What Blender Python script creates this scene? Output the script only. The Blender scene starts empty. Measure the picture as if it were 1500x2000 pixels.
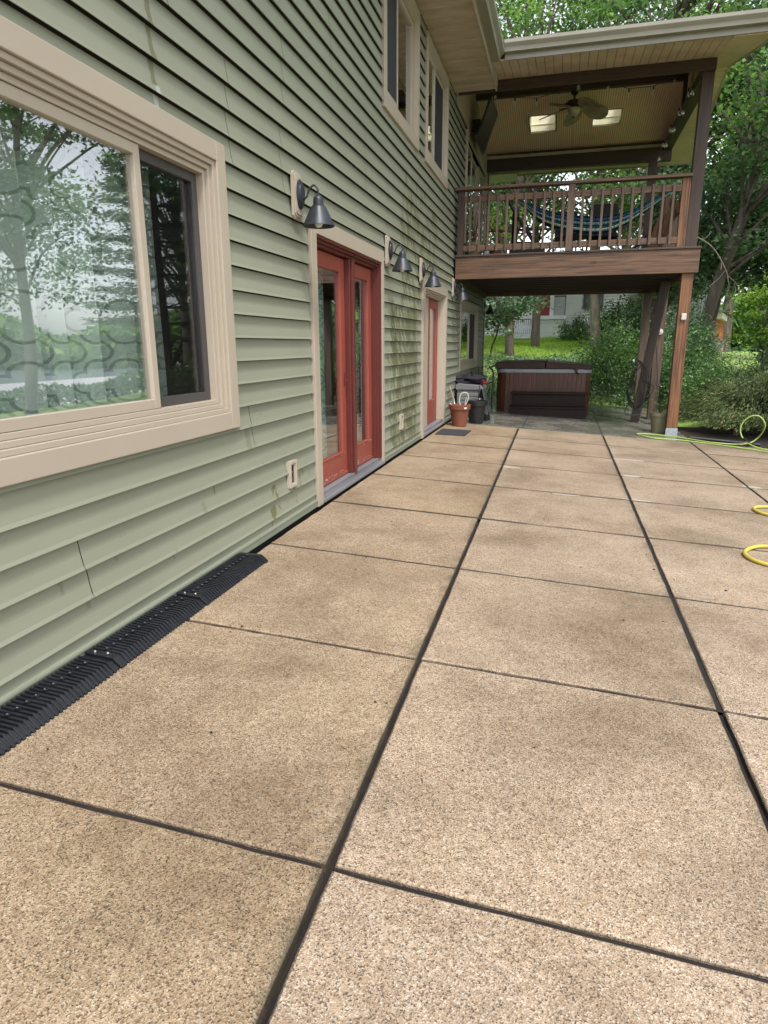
import bpy, math, random
import numpy as np
from mathutils import Vector, Matrix
random.seed(7); RNG = np.random.default_rng(11)
scene = bpy.context.scene
C = scene.collection
R = math.radians

# ------------------------------------------------------------------ camera, world, sun, exposure
cam_data = bpy.data.cameras.new('camera')
cam_data.sensor_fit = 'HORIZONTAL'; cam_data.sensor_width = 36.0
cam_data.lens = 36.0 * 1276.5 / 1500.0
cam_data.clip_start = 0.05; cam_data.clip_end = 2000
cam = bpy.data.objects.new('camera', cam_data); C.objects.link(cam)
cam.matrix_world = (Matrix.Translation((1.816, 0, 1.24)) @ Matrix.Rotation(0.261225, 4, 'Z')
                    @ Matrix.Rotation(math.pi/2 - 0.250268, 4, 'X') @ Matrix.Rotation(-0.003956, 4, 'Z'))
scene.camera = cam

SUN_ELEV, SUN_AZ = R(58), R(150)      # azimuth measured clockwise from +y
world = bpy.data.worlds.new('World'); scene.world = world; world.use_nodes = True
nt = world.node_tree; nt.nodes.clear()
sky = nt.nodes.new('ShaderNodeTexSky'); sky.sky_type = 'NISHITA'; sky.sun_disc = False
sky.sun_elevation = SUN_ELEV; sky.sun_rotation = SUN_AZ
sky.air_density = 1.0; sky.dust_density = 2.0; sky.ozone_density = 1.0
hs = nt.nodes.new('ShaderNodeHueSaturation'); hs.inputs['Saturation'].default_value = 0.22
bg = nt.nodes.new('ShaderNodeBackground'); bg.inputs['Strength'].default_value = 0.15
wo = nt.nodes.new('ShaderNodeOutputWorld')
nt.links.new(sky.outputs[0], hs.inputs['Color']); nt.links.new(hs.outputs[0], bg.inputs['Color']); nt.links.new(bg.outputs[0], wo.inputs[0])

sd = bpy.data.lights.new('sun', 'SUN'); sd.energy = 1.5; sd.angle = R(10); sd.color = (1.0, 0.96, 0.9)
sun = bpy.data.objects.new('sun', sd); C.objects.link(sun)
d = Vector((math.sin(SUN_AZ)*math.cos(SUN_ELEV), math.cos(SUN_AZ)*math.cos(SUN_ELEV), math.sin(SUN_ELEV)))
sun.rotation_euler = d.to_track_quat('Z', 'Y').to_euler()

vs = scene.view_settings
vs.view_transform = 'Standard'; vs.look = 'None'; vs.gamma = 1.0; vs.use_curve_mapping = False
vs.exposure = 1.28
scene.cycles.max_bounces = 8
scene.cycles.transparent_max_bounces = 16

# ------------------------------------------------------------------ material helpers
MATS = {}
def L(t, a, b): t.links.new(a, b)
def ramp(t, fac, stops):
    n = t.nodes.new('ShaderNodeValToRGB'); e = n.color_ramp.elements
    while len(e) < len(stops): e.new(0.5)
    for i, (p, c) in enumerate(stops):
        e[i].position = p; e[i].color = (*c, 1) if len(c) == 3 else c
    L(t, fac, n.inputs[0]); return n
def coords(t, scale=(1, 1, 1)):
    tc = t.nodes.new('ShaderNodeTexCoord'); m = t.nodes.new('ShaderNodeMapping')
    m.inputs['Scale'].default_value = scale; L(t, tc.outputs['Object'], m.inputs[0]); return m.outputs[0]
def noise(t, vec, scale, detail=4, rough=0.55, dist=0.0):
    n = t.nodes.new('ShaderNodeTexNoise'); n.inputs['Scale'].default_value = scale
    n.inputs['Detail'].default_value = detail; n.inputs['Roughness'].default_value = rough
    n.inputs['Distortion'].default_value = dist; L(t, vec, n.inputs['Vector']); return n.outputs[0]
def mixc(t, fac, a, b, mode='MIX'):
    n = t.nodes.new('ShaderNodeMix'); n.data_type = 'RGBA'; n.blend_type = mode
    for s, v in ((n.inputs[0], fac), (n.inputs[6], a), (n.inputs[7], b)):
        if hasattr(v, 'links') or hasattr(v, 'is_linked'): L(t, v, s)
        elif isinstance(v, (int, float)): s.default_value = v
        else: s.default_value = (*v, 1)
    return n.outputs[2]
def mth(t, op, a, b=None, c=None, clamp=False):
    n = t.nodes.new('ShaderNodeMath'); n.operation = op; n.use_clamp = clamp
    for i, v in enumerate((a, b, c)):
        if v is None: continue
        if isinstance(v, (int, float)): n.inputs[i].default_value = v
        else: L(t, v, n.inputs[i])
    return n.outputs[0]
def new(name):
    m = bpy.data.materials.new(name); m.use_nodes = True; t = m.node_tree
    b = t.nodes['Principled BSDF']; return m, t, b
def bump(t, b, h, strength=0.3, dist=0.01):
    n = t.nodes.new('ShaderNodeBump'); n.inputs['Strength'].default_value = strength
    n.inputs['Distance'].default_value = dist; L(t, h, n.inputs['Height']); L(t, n.outputs[0], b.inputs['Normal'])
def pm(name, c1, c2=None, scale=8, rough=0.6, metallic=0, bmp=0.15, stretch=(1, 1, 1), detail=5, spec=0.5):
    if name in MATS: return MATS[name]
    m, t, b = new(name); c2 = c2 or tuple(x*0.75 for x in c1)
    v = coords(t, stretch); n = noise(t, v, scale, detail)
    r = ramp(t, n, [(0.35, c2), (0.65, c1)])
    L(t, r.outputs[0], b.inputs['Base Color'])
    b.inputs['Roughness'].default_value = rough; b.inputs['Metallic'].default_value = metallic
    b.inputs['Specular IOR Level'].default_value = spec
    if bmp: bump(t, b, noise(t, v, scale*6, 3), bmp, 0.004)
    MATS[name] = m; return m

def wood(name, base, dark, axis, rough=0.6, scale=1.0):
    """stained lumber, grain along axis 0/1/2"""
    m, t, b = new(name)
    st = [19*scale]*3; st[axis] = 0.75*scale
    v = coords(t, tuple(st))
    n1 = noise(t, v, 1.6, 6, 0.6, 1.2); st2 = [60]*3; st2[axis] = 2.0
    n2 = noise(t, coords(t, tuple(st2)), 1.5, 4, 0.6)
    big = noise(t, coords(t), 1.3, 3)
    col = ramp(t, n1, [(0.36, dark), (0.45, tuple(0.5*x+0.5*y for x, y in zip(base, dark))), (0.52, base), (0.66, tuple(min(1, x*1.6) for x in base))]).outputs[0]
    col = mixc(t, mth(t, 'MULTIPLY', n2, 0.7), col, dark)
    # knots
    vk = [1.6]*3; vk[axis] = 0.7
    vo = t.nodes.new('ShaderNodeTexVoronoi'); vo.inputs['Scale'].default_value = 2.6; L(t, coords(t, tuple(vk)), vo.inputs['Vector'])
    k = ramp(t, vo.outputs['Distance'], [(0.07, (1, 1, 1)), (0.15, (0, 0, 0))]).outputs[0]
    col = mixc(t, k, col, tuple(x*0.45 for x in dark))
    col = mixc(t, mth(t, 'MULTIPLY', big, 0.55), col, tuple(x*0.7 for x in base))
    L(t, col, b.inputs['Base Color']); b.inputs['Roughness'].default_value = rough
    bump(t, b, n2, 0.35, 0.004); MATS[name] = m; return m

WX = wood('stained_lumber_x', (0.15, 0.078, 0.042), (0.018, 0.010, 0.007), 0)
WY = wood('stained_lumber_y', (0.15, 0.07, 0.038), (0.04, 0.02, 0.012), 1)
WZ = wood('stained_lumber_z', (0.24, 0.105, 0.042), (0.028, 0.014, 0.008), 2)
WZG = wood('weathered_lumber_z', (0.125, 0.080, 0.055), (0.035, 0.022, 0.015), 2)
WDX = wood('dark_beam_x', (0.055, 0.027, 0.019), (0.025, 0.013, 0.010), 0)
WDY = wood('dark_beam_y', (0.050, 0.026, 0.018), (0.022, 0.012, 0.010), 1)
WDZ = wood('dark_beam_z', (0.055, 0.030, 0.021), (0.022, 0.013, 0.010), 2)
CREAM = pm('cream_vinyl', (0.385, 0.33, 0.265), (0.365, 0.312, 0.25), 1.2, 0.42, bmp=0.03)
CREAMD = pm('cream_old_vinyl', (0.40, 0.335, 0.25), (0.32, 0.265, 0.19), 2.2, 0.5, bmp=0.05)
GUT = pm('gutter_paint', (0.24, 0.225, 0.185), (0.20, 0.185, 0.15), 2.5, 0.35, bmp=0.02, stretch=(1, 1, 5))
RED = pm('red_door_paint', (0.255, 0.056, 0.037), (0.225, 0.049, 0.032), 4, 0.45, bmp=0.05)
REDD = pm('red_door_frame_paint', (0.105, 0.020, 0.015), (0.09, 0.017, 0.013), 4, 0.45, bmp=0.05)
ALU = pm('mill_aluminium', (0.27, 0.27, 0.29), (0.21, 0.21, 0.23), 6, 0.38, metallic=0.35, bmp=0.05, stretch=(1, 0.2, 1))
DARK = pm('dark_sheathing', (0.012, 0.012, 0.011), (0.006, 0.006, 0.006), 5, 0.9)
LAMPM = pm('blue_black_lamp_metal', (0.035, 0.04, 0.052), (0.025, 0.028, 0.036), 20, 0.42, metallic=0.3, bmp=0.06)
BLK = pm('black_plastic', (0.014, 0.014, 0.016), (0.008, 0.008, 0.009), 9, 0.45)
RUB = pm('black_ribbed_plastic', (0.015, 0.0165, 0.022), (0.008, 0.009, 0.012), 14, 0.30, bmp=0.12)
STEEL = pm('bright_steel', (0.7, 0.7, 0.7), (0.5, 0.5, 0.5), 20, 0.3, metallic=0.9, bmp=0)
GALV = pm('galvanised_steel', (0.42, 0.46, 0.50), (0.32, 0.36, 0.40), 25, 0.4, metallic=0.6)
WHITE = pm('white_trim', (0.72, 0.74, 0.78), (0.62, 0.64, 0.68), 3, 0.5)
INT = pm('dim_interior', (0.11, 0.10, 0.09), (0.08, 0.075, 0.07), 1, 0.9, bmp=0)

def glass_mat(name, refl, rough=0.0, tint=(0.97, 0.985, 0.98)):
    m = bpy.data.materials.new(name); m.use_nodes = True; t = m.node_tree; t.nodes.clear()
    o = t.nodes.new('ShaderNodeOutputMaterial'); tr = t.nodes.new('ShaderNodeBsdfTransparent'); tr.inputs[0].default_value = (*tint, 1)
    g = t.nodes.new('ShaderNodeBsdfGlossy'); g.inputs['Roughness'].default_value = rough; g.inputs[0].default_value = (0.95, 0.96, 1.0, 1)
    lw = t.nodes.new('ShaderNodeLayerWeight'); lw.inputs[0].default_value = 0.5
    f = mth(t, 'ADD', mth(t, 'POWER', lw.outputs['Facing'], 4.0), refl, clamp=True)
    mx = t.nodes.new('ShaderNodeMixShader'); L(t, f, mx.inputs[0]); L(t, tr.outputs[0], mx.inputs[1]); L(t, g.outputs[0], mx.inputs[2]); L(t, mx.outputs[0], o.inputs[0])
    v = coords(t); bn = t.nodes.new('ShaderNodeBump'); bn.inputs['Strength'].default_value = 0.05; bn.inputs['Distance'].default_value = 0.006
    L(t, noise(t, v, 1.6, 2), bn.inputs['Height']); L(t, bn.outputs[0], g.inputs['Normal'])
    MATS[name] = m; return m
GLASS = glass_mat('window_glass', 0.22)
GLASSD = glass_mat('door_glass', 0.20, tint=(0.85, 0.9, 0.88))
BULB = glass_mat('bulb_glass', 0.14, 0.05, (0.95, 0.95, 0.93))

def screen_mat():
    m = bpy.data.materials.new('insect_screen'); m.use_nodes = True; t = m.node_tree; t.nodes.clear()
    o = t.nodes.new('ShaderNodeOutputMaterial'); tr = t.nodes.new('ShaderNodeBsdfTransparent'); tr.inputs[0].default_value = (0.9, 0.9, 0.9, 1)
    df = t.nodes.new('ShaderNodeBsdfDiffuse'); df.inputs[0].default_value = (0.02, 0.02, 0.022, 1)
    w = t.nodes.new('ShaderNodeTexWave'); w.inputs['Scale'].default_value = 70; w.bands_direction = 'Y'; L(t, coords(t), w.inputs['Vector'])
    mx = t.nodes.new('ShaderNodeMixShader'); L(t, mth(t, 'MULTIPLY_ADD', w.outputs[1], 0.10, 0.08), mx.inputs[0])
    L(t, tr.outputs[0], mx.inputs[1]); L(t, df.outputs[0], mx.inputs[2]); L(t, mx.outputs[0], o.inputs[0]); return m
SCREEN = screen_mat()

def siding_mat(name='sage_siding', base=(0.226, 0.236, 0.176), stains=True):
    m, t, b = new(name)
    v = coords(t); big = noise(t, v, 0.9, 4); fine = noise(t, coords(t, (1, 1, 14)), 14, 4)
    col = mixc(t, big, tuple(x*0.84 for x in base), tuple(min(1, x*1.12) for x in base))
    col = mixc(t, mth(t, 'MULTIPLY', fine, 0.16), col, tuple(x*0.72 for x in base))
    if stains:
        sx = t.nodes.new('ShaderNodeSeparateXYZ'); tc = t.nodes.new('ShaderNodeTexCoord'); L(t, tc.outputs['Object'], sx.inputs[0])
        y = sx.outputs[1]; z = sx.outputs[2]       # object origin of the house is (0,0,0)
        def region(y0, y1, z0, z1, soft=0.25):
            a = mth(t, 'DIVIDE', mth(t, 'SUBTRACT', y, y0), soft, clamp=True); c = mth(t, 'DIVIDE', mth(t, 'SUBTRACT', y1, y), soft, clamp=True)
            d_ = mth(t, 'DIVIDE', mth(t, 'SUBTRACT', z, z0), soft*0.8, clamp=True); e = mth(t, 'DIVIDE', mth(t, 'SUBTRACT', z1, z), soft, clamp=True)
            return mth(t, 'MULTIPLY', mth(t, 'MULTIPLY', a, c), mth(t, 'MULTIPLY', d_, e))
        st = noise(t, coords(t, (1, 5.5, 2.2)), 1.5, 5, 0.6, 0.8)
        st2 = noise(t, coords(t, (1, 22, 4)), 1.0, 3, 0.6, 0.4)
        s = mth(t, 'MULTIPLY_ADD', st2, 0.18, mth(t, 'MULTIPLY', st, 0.75))
        reg = mth(t, 'MAXIMUM', region(6.9, 8.7, -0.1, 1.9, 0.3), mth(t, 'MULTIPLY', region(7.2, 10.2, 1.4, 3.4, 0.5), 0.78))
        reg = mth(t, 'MAXIMUM', reg, mth(t, 'MULTIPLY', region(3.75, 4.75, 0.0, 0.50, 0.2), 0.75))
        reg = mth(t, 'MAXIMUM', reg, mth(t, 'MULTIPLY', region(3.3, 4.1, 0.62, 1.0, 0.25), 0.6)); reg = mth(t, 'MAXIMUM', reg, mth(t, 'MULTIPLY', region(1.0, 4.7, 0.05, 0.75, 0.3), 0.12))
        mask = ramp(t, mth(t, 'MULTIPLY_ADD', reg, 0.22, mth(t, 'SUBTRACT', s, 0.21)), [(0.435, (0, 0, 0)), (0.445, (1, 1, 1))]).outputs[0]
        mask = mth(t, 'MULTIPLY', mask, mth(t, 'GREATER_THAN', reg, 0.02))
        col = mixc(t, mth(t, 'MULTIPLY', mask, 0.95), col, (0.115, 0.118, 0.058))
        # individual drips: (y, z0, z1, width, colour)
        for (yy, z0, z1, w, c, f) in ((2.90, 2.36, 2.72, 0.020, (0.10, 0.098, 0.042), 0.8), (2.92, 2.24, 2.36, 0.018, (0.42, 0.45, 0.45), 0.6),
                                      (2.28, 2.55, 2.78, 0.008, (0.40, 0.42, 0.42), 0.5), (1.98, 0.30, 0.36, 0.010, (0.145, 0.15, 0.095), 0.6),
                                      (2.32, 0.33, 0.37, 0.010, (0.145, 0.15, 0.095), 0.6), (2.12, 0.19, 0.24, 0.012, (0.145, 0.15, 0.095), 0.6),
                                      (2.75, 0.20, 0.25, 0.010, (0.145, 0.15, 0.095), 0.6), (3.05, 0.36, 0.43, 0.014, (0.145, 0.15, 0.095), 0.6),
                                      (3.62, 0.62, 0.76, 0.030, (0.14, 0.143, 0.085), 0.6), (4.9, 1.2, 1.7, 0.02, (0.14, 0.143, 0.085), 0.4)):
            wob = mth(t, 'MULTIPLY', mth(t, 'SUBTRACT', noise(t, coords(t), 22, 3), 0.5), 0.035)
            dy = mth(t, 'ABSOLUTE', mth(t, 'ADD', mth(t, 'SUBTRACT', y, yy), wob))
            mk = mth(t, 'MULTIPLY', mth(t, 'LESS_THAN', dy, w), mth(t, 'MULTIPLY', mth(t, 'GREATER_THAN', z, z0), mth(t, 'LESS_THAN', mth(t, 'ADD', z, wob), z1)))
            col = mixc(t, mth(t, 'MULTIPLY', mk, f), col, c)
    L(t, col, b.inputs['Base Color']); b.inputs['Roughness'].default_value = 0.48
    bump(t, b, noise(t, coords(t, (1, 0.6, 5)), 26, 4), 0.05, 0.003)
    return m
SIDING = siding_mat()

# distance-aware exposed aggregate concrete
def patio_mat(name, wet=False):
    m, t, b = new(name); v = coords(t)
    def vor(scale, out='Color'):
        n = t.nodes.new('ShaderNodeTexVoronoi'); n.inputs['Scale'].default_value = scale; L(t, v, n.inputs['Vector']); return n.outputs[out]
    sep = t.nodes.new('ShaderNodeSeparateColor'); L(t, vor(270), sep.inputs[0])
    sep2 = t.nodes.new('ShaderNodeSeparateColor'); L(t, vor(120), sep2.inputs[0])
    g = ramp(t, sep.outputs[0], [(0.0, (0.04, 0.032, 0.025)), (0.11, (0.13, 0.10, 0.075)), (0.20, (0.36, 0.265, 0.18)), (0.45, (0.50, 0.375, 0.265)), (0.70, (0.58, 0.46, 0.345)), (0.90, (0.70, 0.60, 0.49)), (1.0, (0.84, 0.78, 0.68))]).outputs[0]
    g2 = ramp(t, sep2.outputs[1], [(0.0, (0.20, 0.15, 0.10)), (0.3, (0.42, 0.32, 0.22)), (0.7, (0.5, 0.38, 0.26)), (1.0, (0.66, 0.60, 0.52))]).outputs[0]
    col = mixc(t, 0.25, g, g2)
    at = t.nodes.new('ShaderNodeAttribute'); at.attribute_name = 'tint'
    warm = mixc(t, at.outputs['Fac'], (1.02, 0.99, 0.97), (0.97, 0.895, 0.755))
    col = mixc(t, 1.0, col, warm, 'MULTIPLY')
    n1 = noise(t, v, 1.1, 6, 0.62); n2 = noise(t, v, 5.0, 5, 0.6); n3 = noise(t, v, 38, 3, 0.6)
    pat = ramp(t, n1, [(0.34, (0.64, 0.61, 0.56)), (0.50, (0.98, 0.98, 0.98)), (0.66, (1.18, 1.18, 1.18))]).outputs[0]
    col = mixc(t, 0.85, col, pat, 'MULTIPLY')
    pat2 = ramp(t, n2, [(0.33, (0.82, 0.80, 0.76)), (0.6, (1.05, 1.05, 1.05))]).outputs[0]
    col = mixc(t, 0.7, col, pat2, 'MULTIPLY')
    pat3 = ramp(t, n3, [(0.3, (0.62, 0.58, 0.52)), (0.5, (1, 1, 1)), (0.75, (1.12, 1.12, 1.12))]).outputs[0]
    col = mixc(t, 0.55, col, pat3, 'MULTIPLY')
    damp = ramp(t, noise(t, v, 2.4, 7, 0.68, 0.6), [(0.50, (1, 1, 1)), (0.60, (0.80, 0.74, 0.66)), (0.72, (0.66, 0.58, 0.50))]).outputs[0]
    col = mixc(t, 0.32, col, damp, 'MULTIPLY')
    # dark bands in and along the joints, gap walls included, then pale rims and scuffs
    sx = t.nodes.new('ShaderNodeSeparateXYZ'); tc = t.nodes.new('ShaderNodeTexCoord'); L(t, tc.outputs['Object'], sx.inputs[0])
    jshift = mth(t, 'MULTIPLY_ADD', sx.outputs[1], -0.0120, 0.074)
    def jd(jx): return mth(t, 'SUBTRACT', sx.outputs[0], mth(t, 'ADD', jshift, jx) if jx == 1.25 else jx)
    joint_dark = None; wv = mth(t, 'MULTIPLY', mth(t, 'SUBTRACT', noise(t, v, 7.0, 4), 0.5), 0.02)
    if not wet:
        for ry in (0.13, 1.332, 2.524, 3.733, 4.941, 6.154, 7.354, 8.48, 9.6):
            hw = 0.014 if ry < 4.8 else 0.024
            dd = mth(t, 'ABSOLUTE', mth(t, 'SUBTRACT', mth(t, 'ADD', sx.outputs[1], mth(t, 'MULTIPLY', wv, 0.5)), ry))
            k = mth(t, 'SUBTRACT', 1.0, mth(t, 'DIVIDE', dd, hw), clamp=True); joint_dark = k if joint_dark is None else mth(t, 'MAXIMUM', joint_dark, k)
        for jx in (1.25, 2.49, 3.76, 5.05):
            k = mth(t, 'SUBTRACT', 1.0, mth(t, 'DIVIDE', mth(t, 'ABSOLUTE', mth(t, 'ADD', jd(jx), mth(t, 'MULTIPLY', wv, 0.6))), 0.019), clamp=True); joint_dark = mth(t, 'MAXIMUM', joint_dark, k)
        joint_dark = mth(t, 'MULTIPLY', mth(t, 'MULTIPLY', joint_dark, 2.2, clamp=True), ramp(t, noise(t, v, 2.3, 4), [(0.28, (0.35, 0.35, 0.35)), (0.5, (1, 1, 1))]).outputs[0])
        col = mixc(t, mth(t, 'MULTIPLY', joint_dark, 0.92), col, (0.045, 0.033, 0.024))
    rim = None
    for jx in (1.25, 2.49):
        dd = jd(jx)
        k = mth(t, 'MULTIPLY', mth(t, 'GREATER_THAN', dd, 0.0), mth(t, 'SUBTRACT', 1.0, mth(t, 'DIVIDE', dd, 0.30), clamp=True))
        rim = k if rim is None else mth(t, 'MAXIMUM', rim, k)
    rim = mth(t, 'MULTIPLY', rim, ramp(t, noise(t, v, 3.0, 5), [(0.35, (0, 0, 0)), (0.6, (1, 1, 1))]).outputs[0])
    col = mixc(t, mth(t, 'MULTIPLY', rim, 0.6), col, mixc(t, 1.0, col, (1.28, 1.30, 1.33), 'MULTIPLY'))
    moss = None
    for jx in (1.25, 2.49):
        dd = mth(t, 'MULTIPLY', jd(jx), -1.0)
        k = mth(t, 'MULTIPLY', mth(t, 'GREATER_THAN', dd, 0.0), mth(t, 'SUBTRACT', 1.0, mth(t, 'DIVIDE', dd, 0.06), clamp=True))
        moss = k if moss is None else mth(t, 'MAXIMUM', moss, k)
    moss = mth(t, 'MULTIPLY', moss, ramp(t, noise(t, v, 9.0, 4), [(0.35, (0, 0, 0)), (0.6, (1, 1, 1))]).outputs[0])
    col = mixc(t, mth(t, 'MULTIPLY', moss, 0.75), col, (0.12, 0.10, 0.055))
    for (px, py, rx, ry) in ((1.33, 7.23, 0.13, 0.05), (2.6, 7.40, 0.12, 0.05), (1.92, 6.13, 0.15, 0.035), (2.68, 8.5, 0.2, 0.03), (3.8, 7.42, 0.1, 0.06), (2.55, 6.2, 0.14, 0.03)):
        ax = mth(t, 'DIVIDE', mth(t, 'SUBTRACT', sx.outputs[0], px), rx); ay = mth(t, 'DIVIDE', mth(t, 'SUBTRACT', sx.outputs[1], py), ry)
        dd = mth(t, 'ADD', mth(t, 'MULTIPLY', ax, ax), mth(t, 'MULTIPLY', ay, ay))
        k = mth(t, 'LESS_THAN', mth(t, 'ADD', dd, mth(t, 'MULTIPLY', noise(t, v, 16, 4), 1.3)), 1.45)
        col = mixc(t, mth(t, 'MULTIPLY', k, 0.6), col, (0.78, 0.73, 0.66))
    col = mixc(t, 1.0, col, (0.582, 0.584, 0.590), 'MULTIPLY')
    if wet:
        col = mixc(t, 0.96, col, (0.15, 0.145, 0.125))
        wn = noise(t, v, 2.2, 4)
        L(t, ramp(t, wn, [(0.45, (0.06, 0.06, 0.06)), (0.55, (0.34, 0.34, 0.34))]).outputs[0], b.inputs['Roughness'])
    else:
        b.inputs['Roughness'].default_value = 0.72
    L(t, col, b.inputs['Base Color'])
    bump(t, b, mth(t, 'ADD', vor(270, 'Distance'), mth(t, 'MULTIPLY', n3, 0.6)), 0.10 if wet else 0.4, 0.002 if wet else 0.004)
    return m
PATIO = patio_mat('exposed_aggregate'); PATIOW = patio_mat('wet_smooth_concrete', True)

def leaf_mat(name, stops, rough=0.5, trans=0.35):
    m, t, b = new(name)
    at = t.nodes.new('ShaderNodeAttribute'); at.attribute_name = 'tint'
    col = ramp(t, at.outputs['Fac'], stops).outputs[0]
    L(t, col, b.inputs['Base Color']); b.inputs['Roughness'].default_value = rough
    b.inputs['Specular IOR Level'].default_value = 0.35
    tl = t.nodes.new('ShaderNodeBsdfTranslucent'); hsn = t.nodes.new('ShaderNodeHueSaturation'); hsn.inputs['Value'].default_value = 1.6; hsn.inputs['Saturation'].default_value = 1.1
    L(t, col, hsn.inputs['Color']); L(t, hsn.outputs[0], tl.inputs[0])
    mx = t.nodes.new('ShaderNodeMixShader'); mx.inputs[0].default_value = trans
    o = t.nodes['Material Output']; L(t, b.outputs[0], mx.inputs[1]); L(t, tl.outputs[0], mx.inputs[2]); L(t, mx.outputs[0], o.inputs[0])
    return m
LEAF = leaf_mat('tree_leaves', [(0, (0.045, 0.085, 0.04)), (0.45, (0.10, 0.18, 0.06)), (0.75, (0.19, 0.31, 0.08)), (1, (0.32, 0.44, 0.11))], trans=0.52)
LEAFL = leaf_mat('lime_leaves', [(0, (0.07, 0.14, 0.03)), (0.5, (0.16, 0.28, 0.05)), (1, (0.30, 0.42, 0.08))])
LEAFB = leaf_mat('holly_leaves', [(0, (0.035, 0.07, 0.035)), (0.5, (0.09, 0.18, 0.055)), (0.8, (0.19, 0.33, 0.09)), (1, (0.38, 0.50, 0.18))], 0.32, 0.25)
LEAFI = leaf_mat('blue_green_leaves', [(0, (0.05, 0.09, 0.05)), (0.5, (0.13, 0.21, 0.115)), (1, (0.32, 0.42, 0.25))], 0.5, 0.3)
LEAFM = leaf_mat('maple_leaves', [(0, (0.04, 0.05, 0.025)), (0.35, (0.085, 0.12, 0.045)), (0.7, (0.17, 0.22, 0.085)), (0.9, (0.29, 0.33, 0.14)), (1, (0.28, 0.18, 0.10))], 0.5, 0.3)
NEEDLE = leaf_mat('pine_needles', [(0, (0.03, 0.06, 0.03)), (1, (0.09, 0.14, 0.06))], 0.5, 0.15)
GRASSM = leaf_mat('grass_blades', [(0, (0.14, 0.24, 0.04)), (0.6, (0.27, 0.42, 0.06)), (1, (0.42, 0.52, 0.10))], 0.5, 0.4)
BARK = pm('bark', (0.115, 0.09, 0.07), (0.045, 0.035, 0.028), 7, 0.9, bmp=0.8, stretch=(1, 1, 0.22))
BARKL = pm('pale_bark', (0.26, 0.22, 0.17), (0.12, 0.10, 0.08), 7, 0.9, bmp=0.8, stretch=(1, 1, 0.25))

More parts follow.
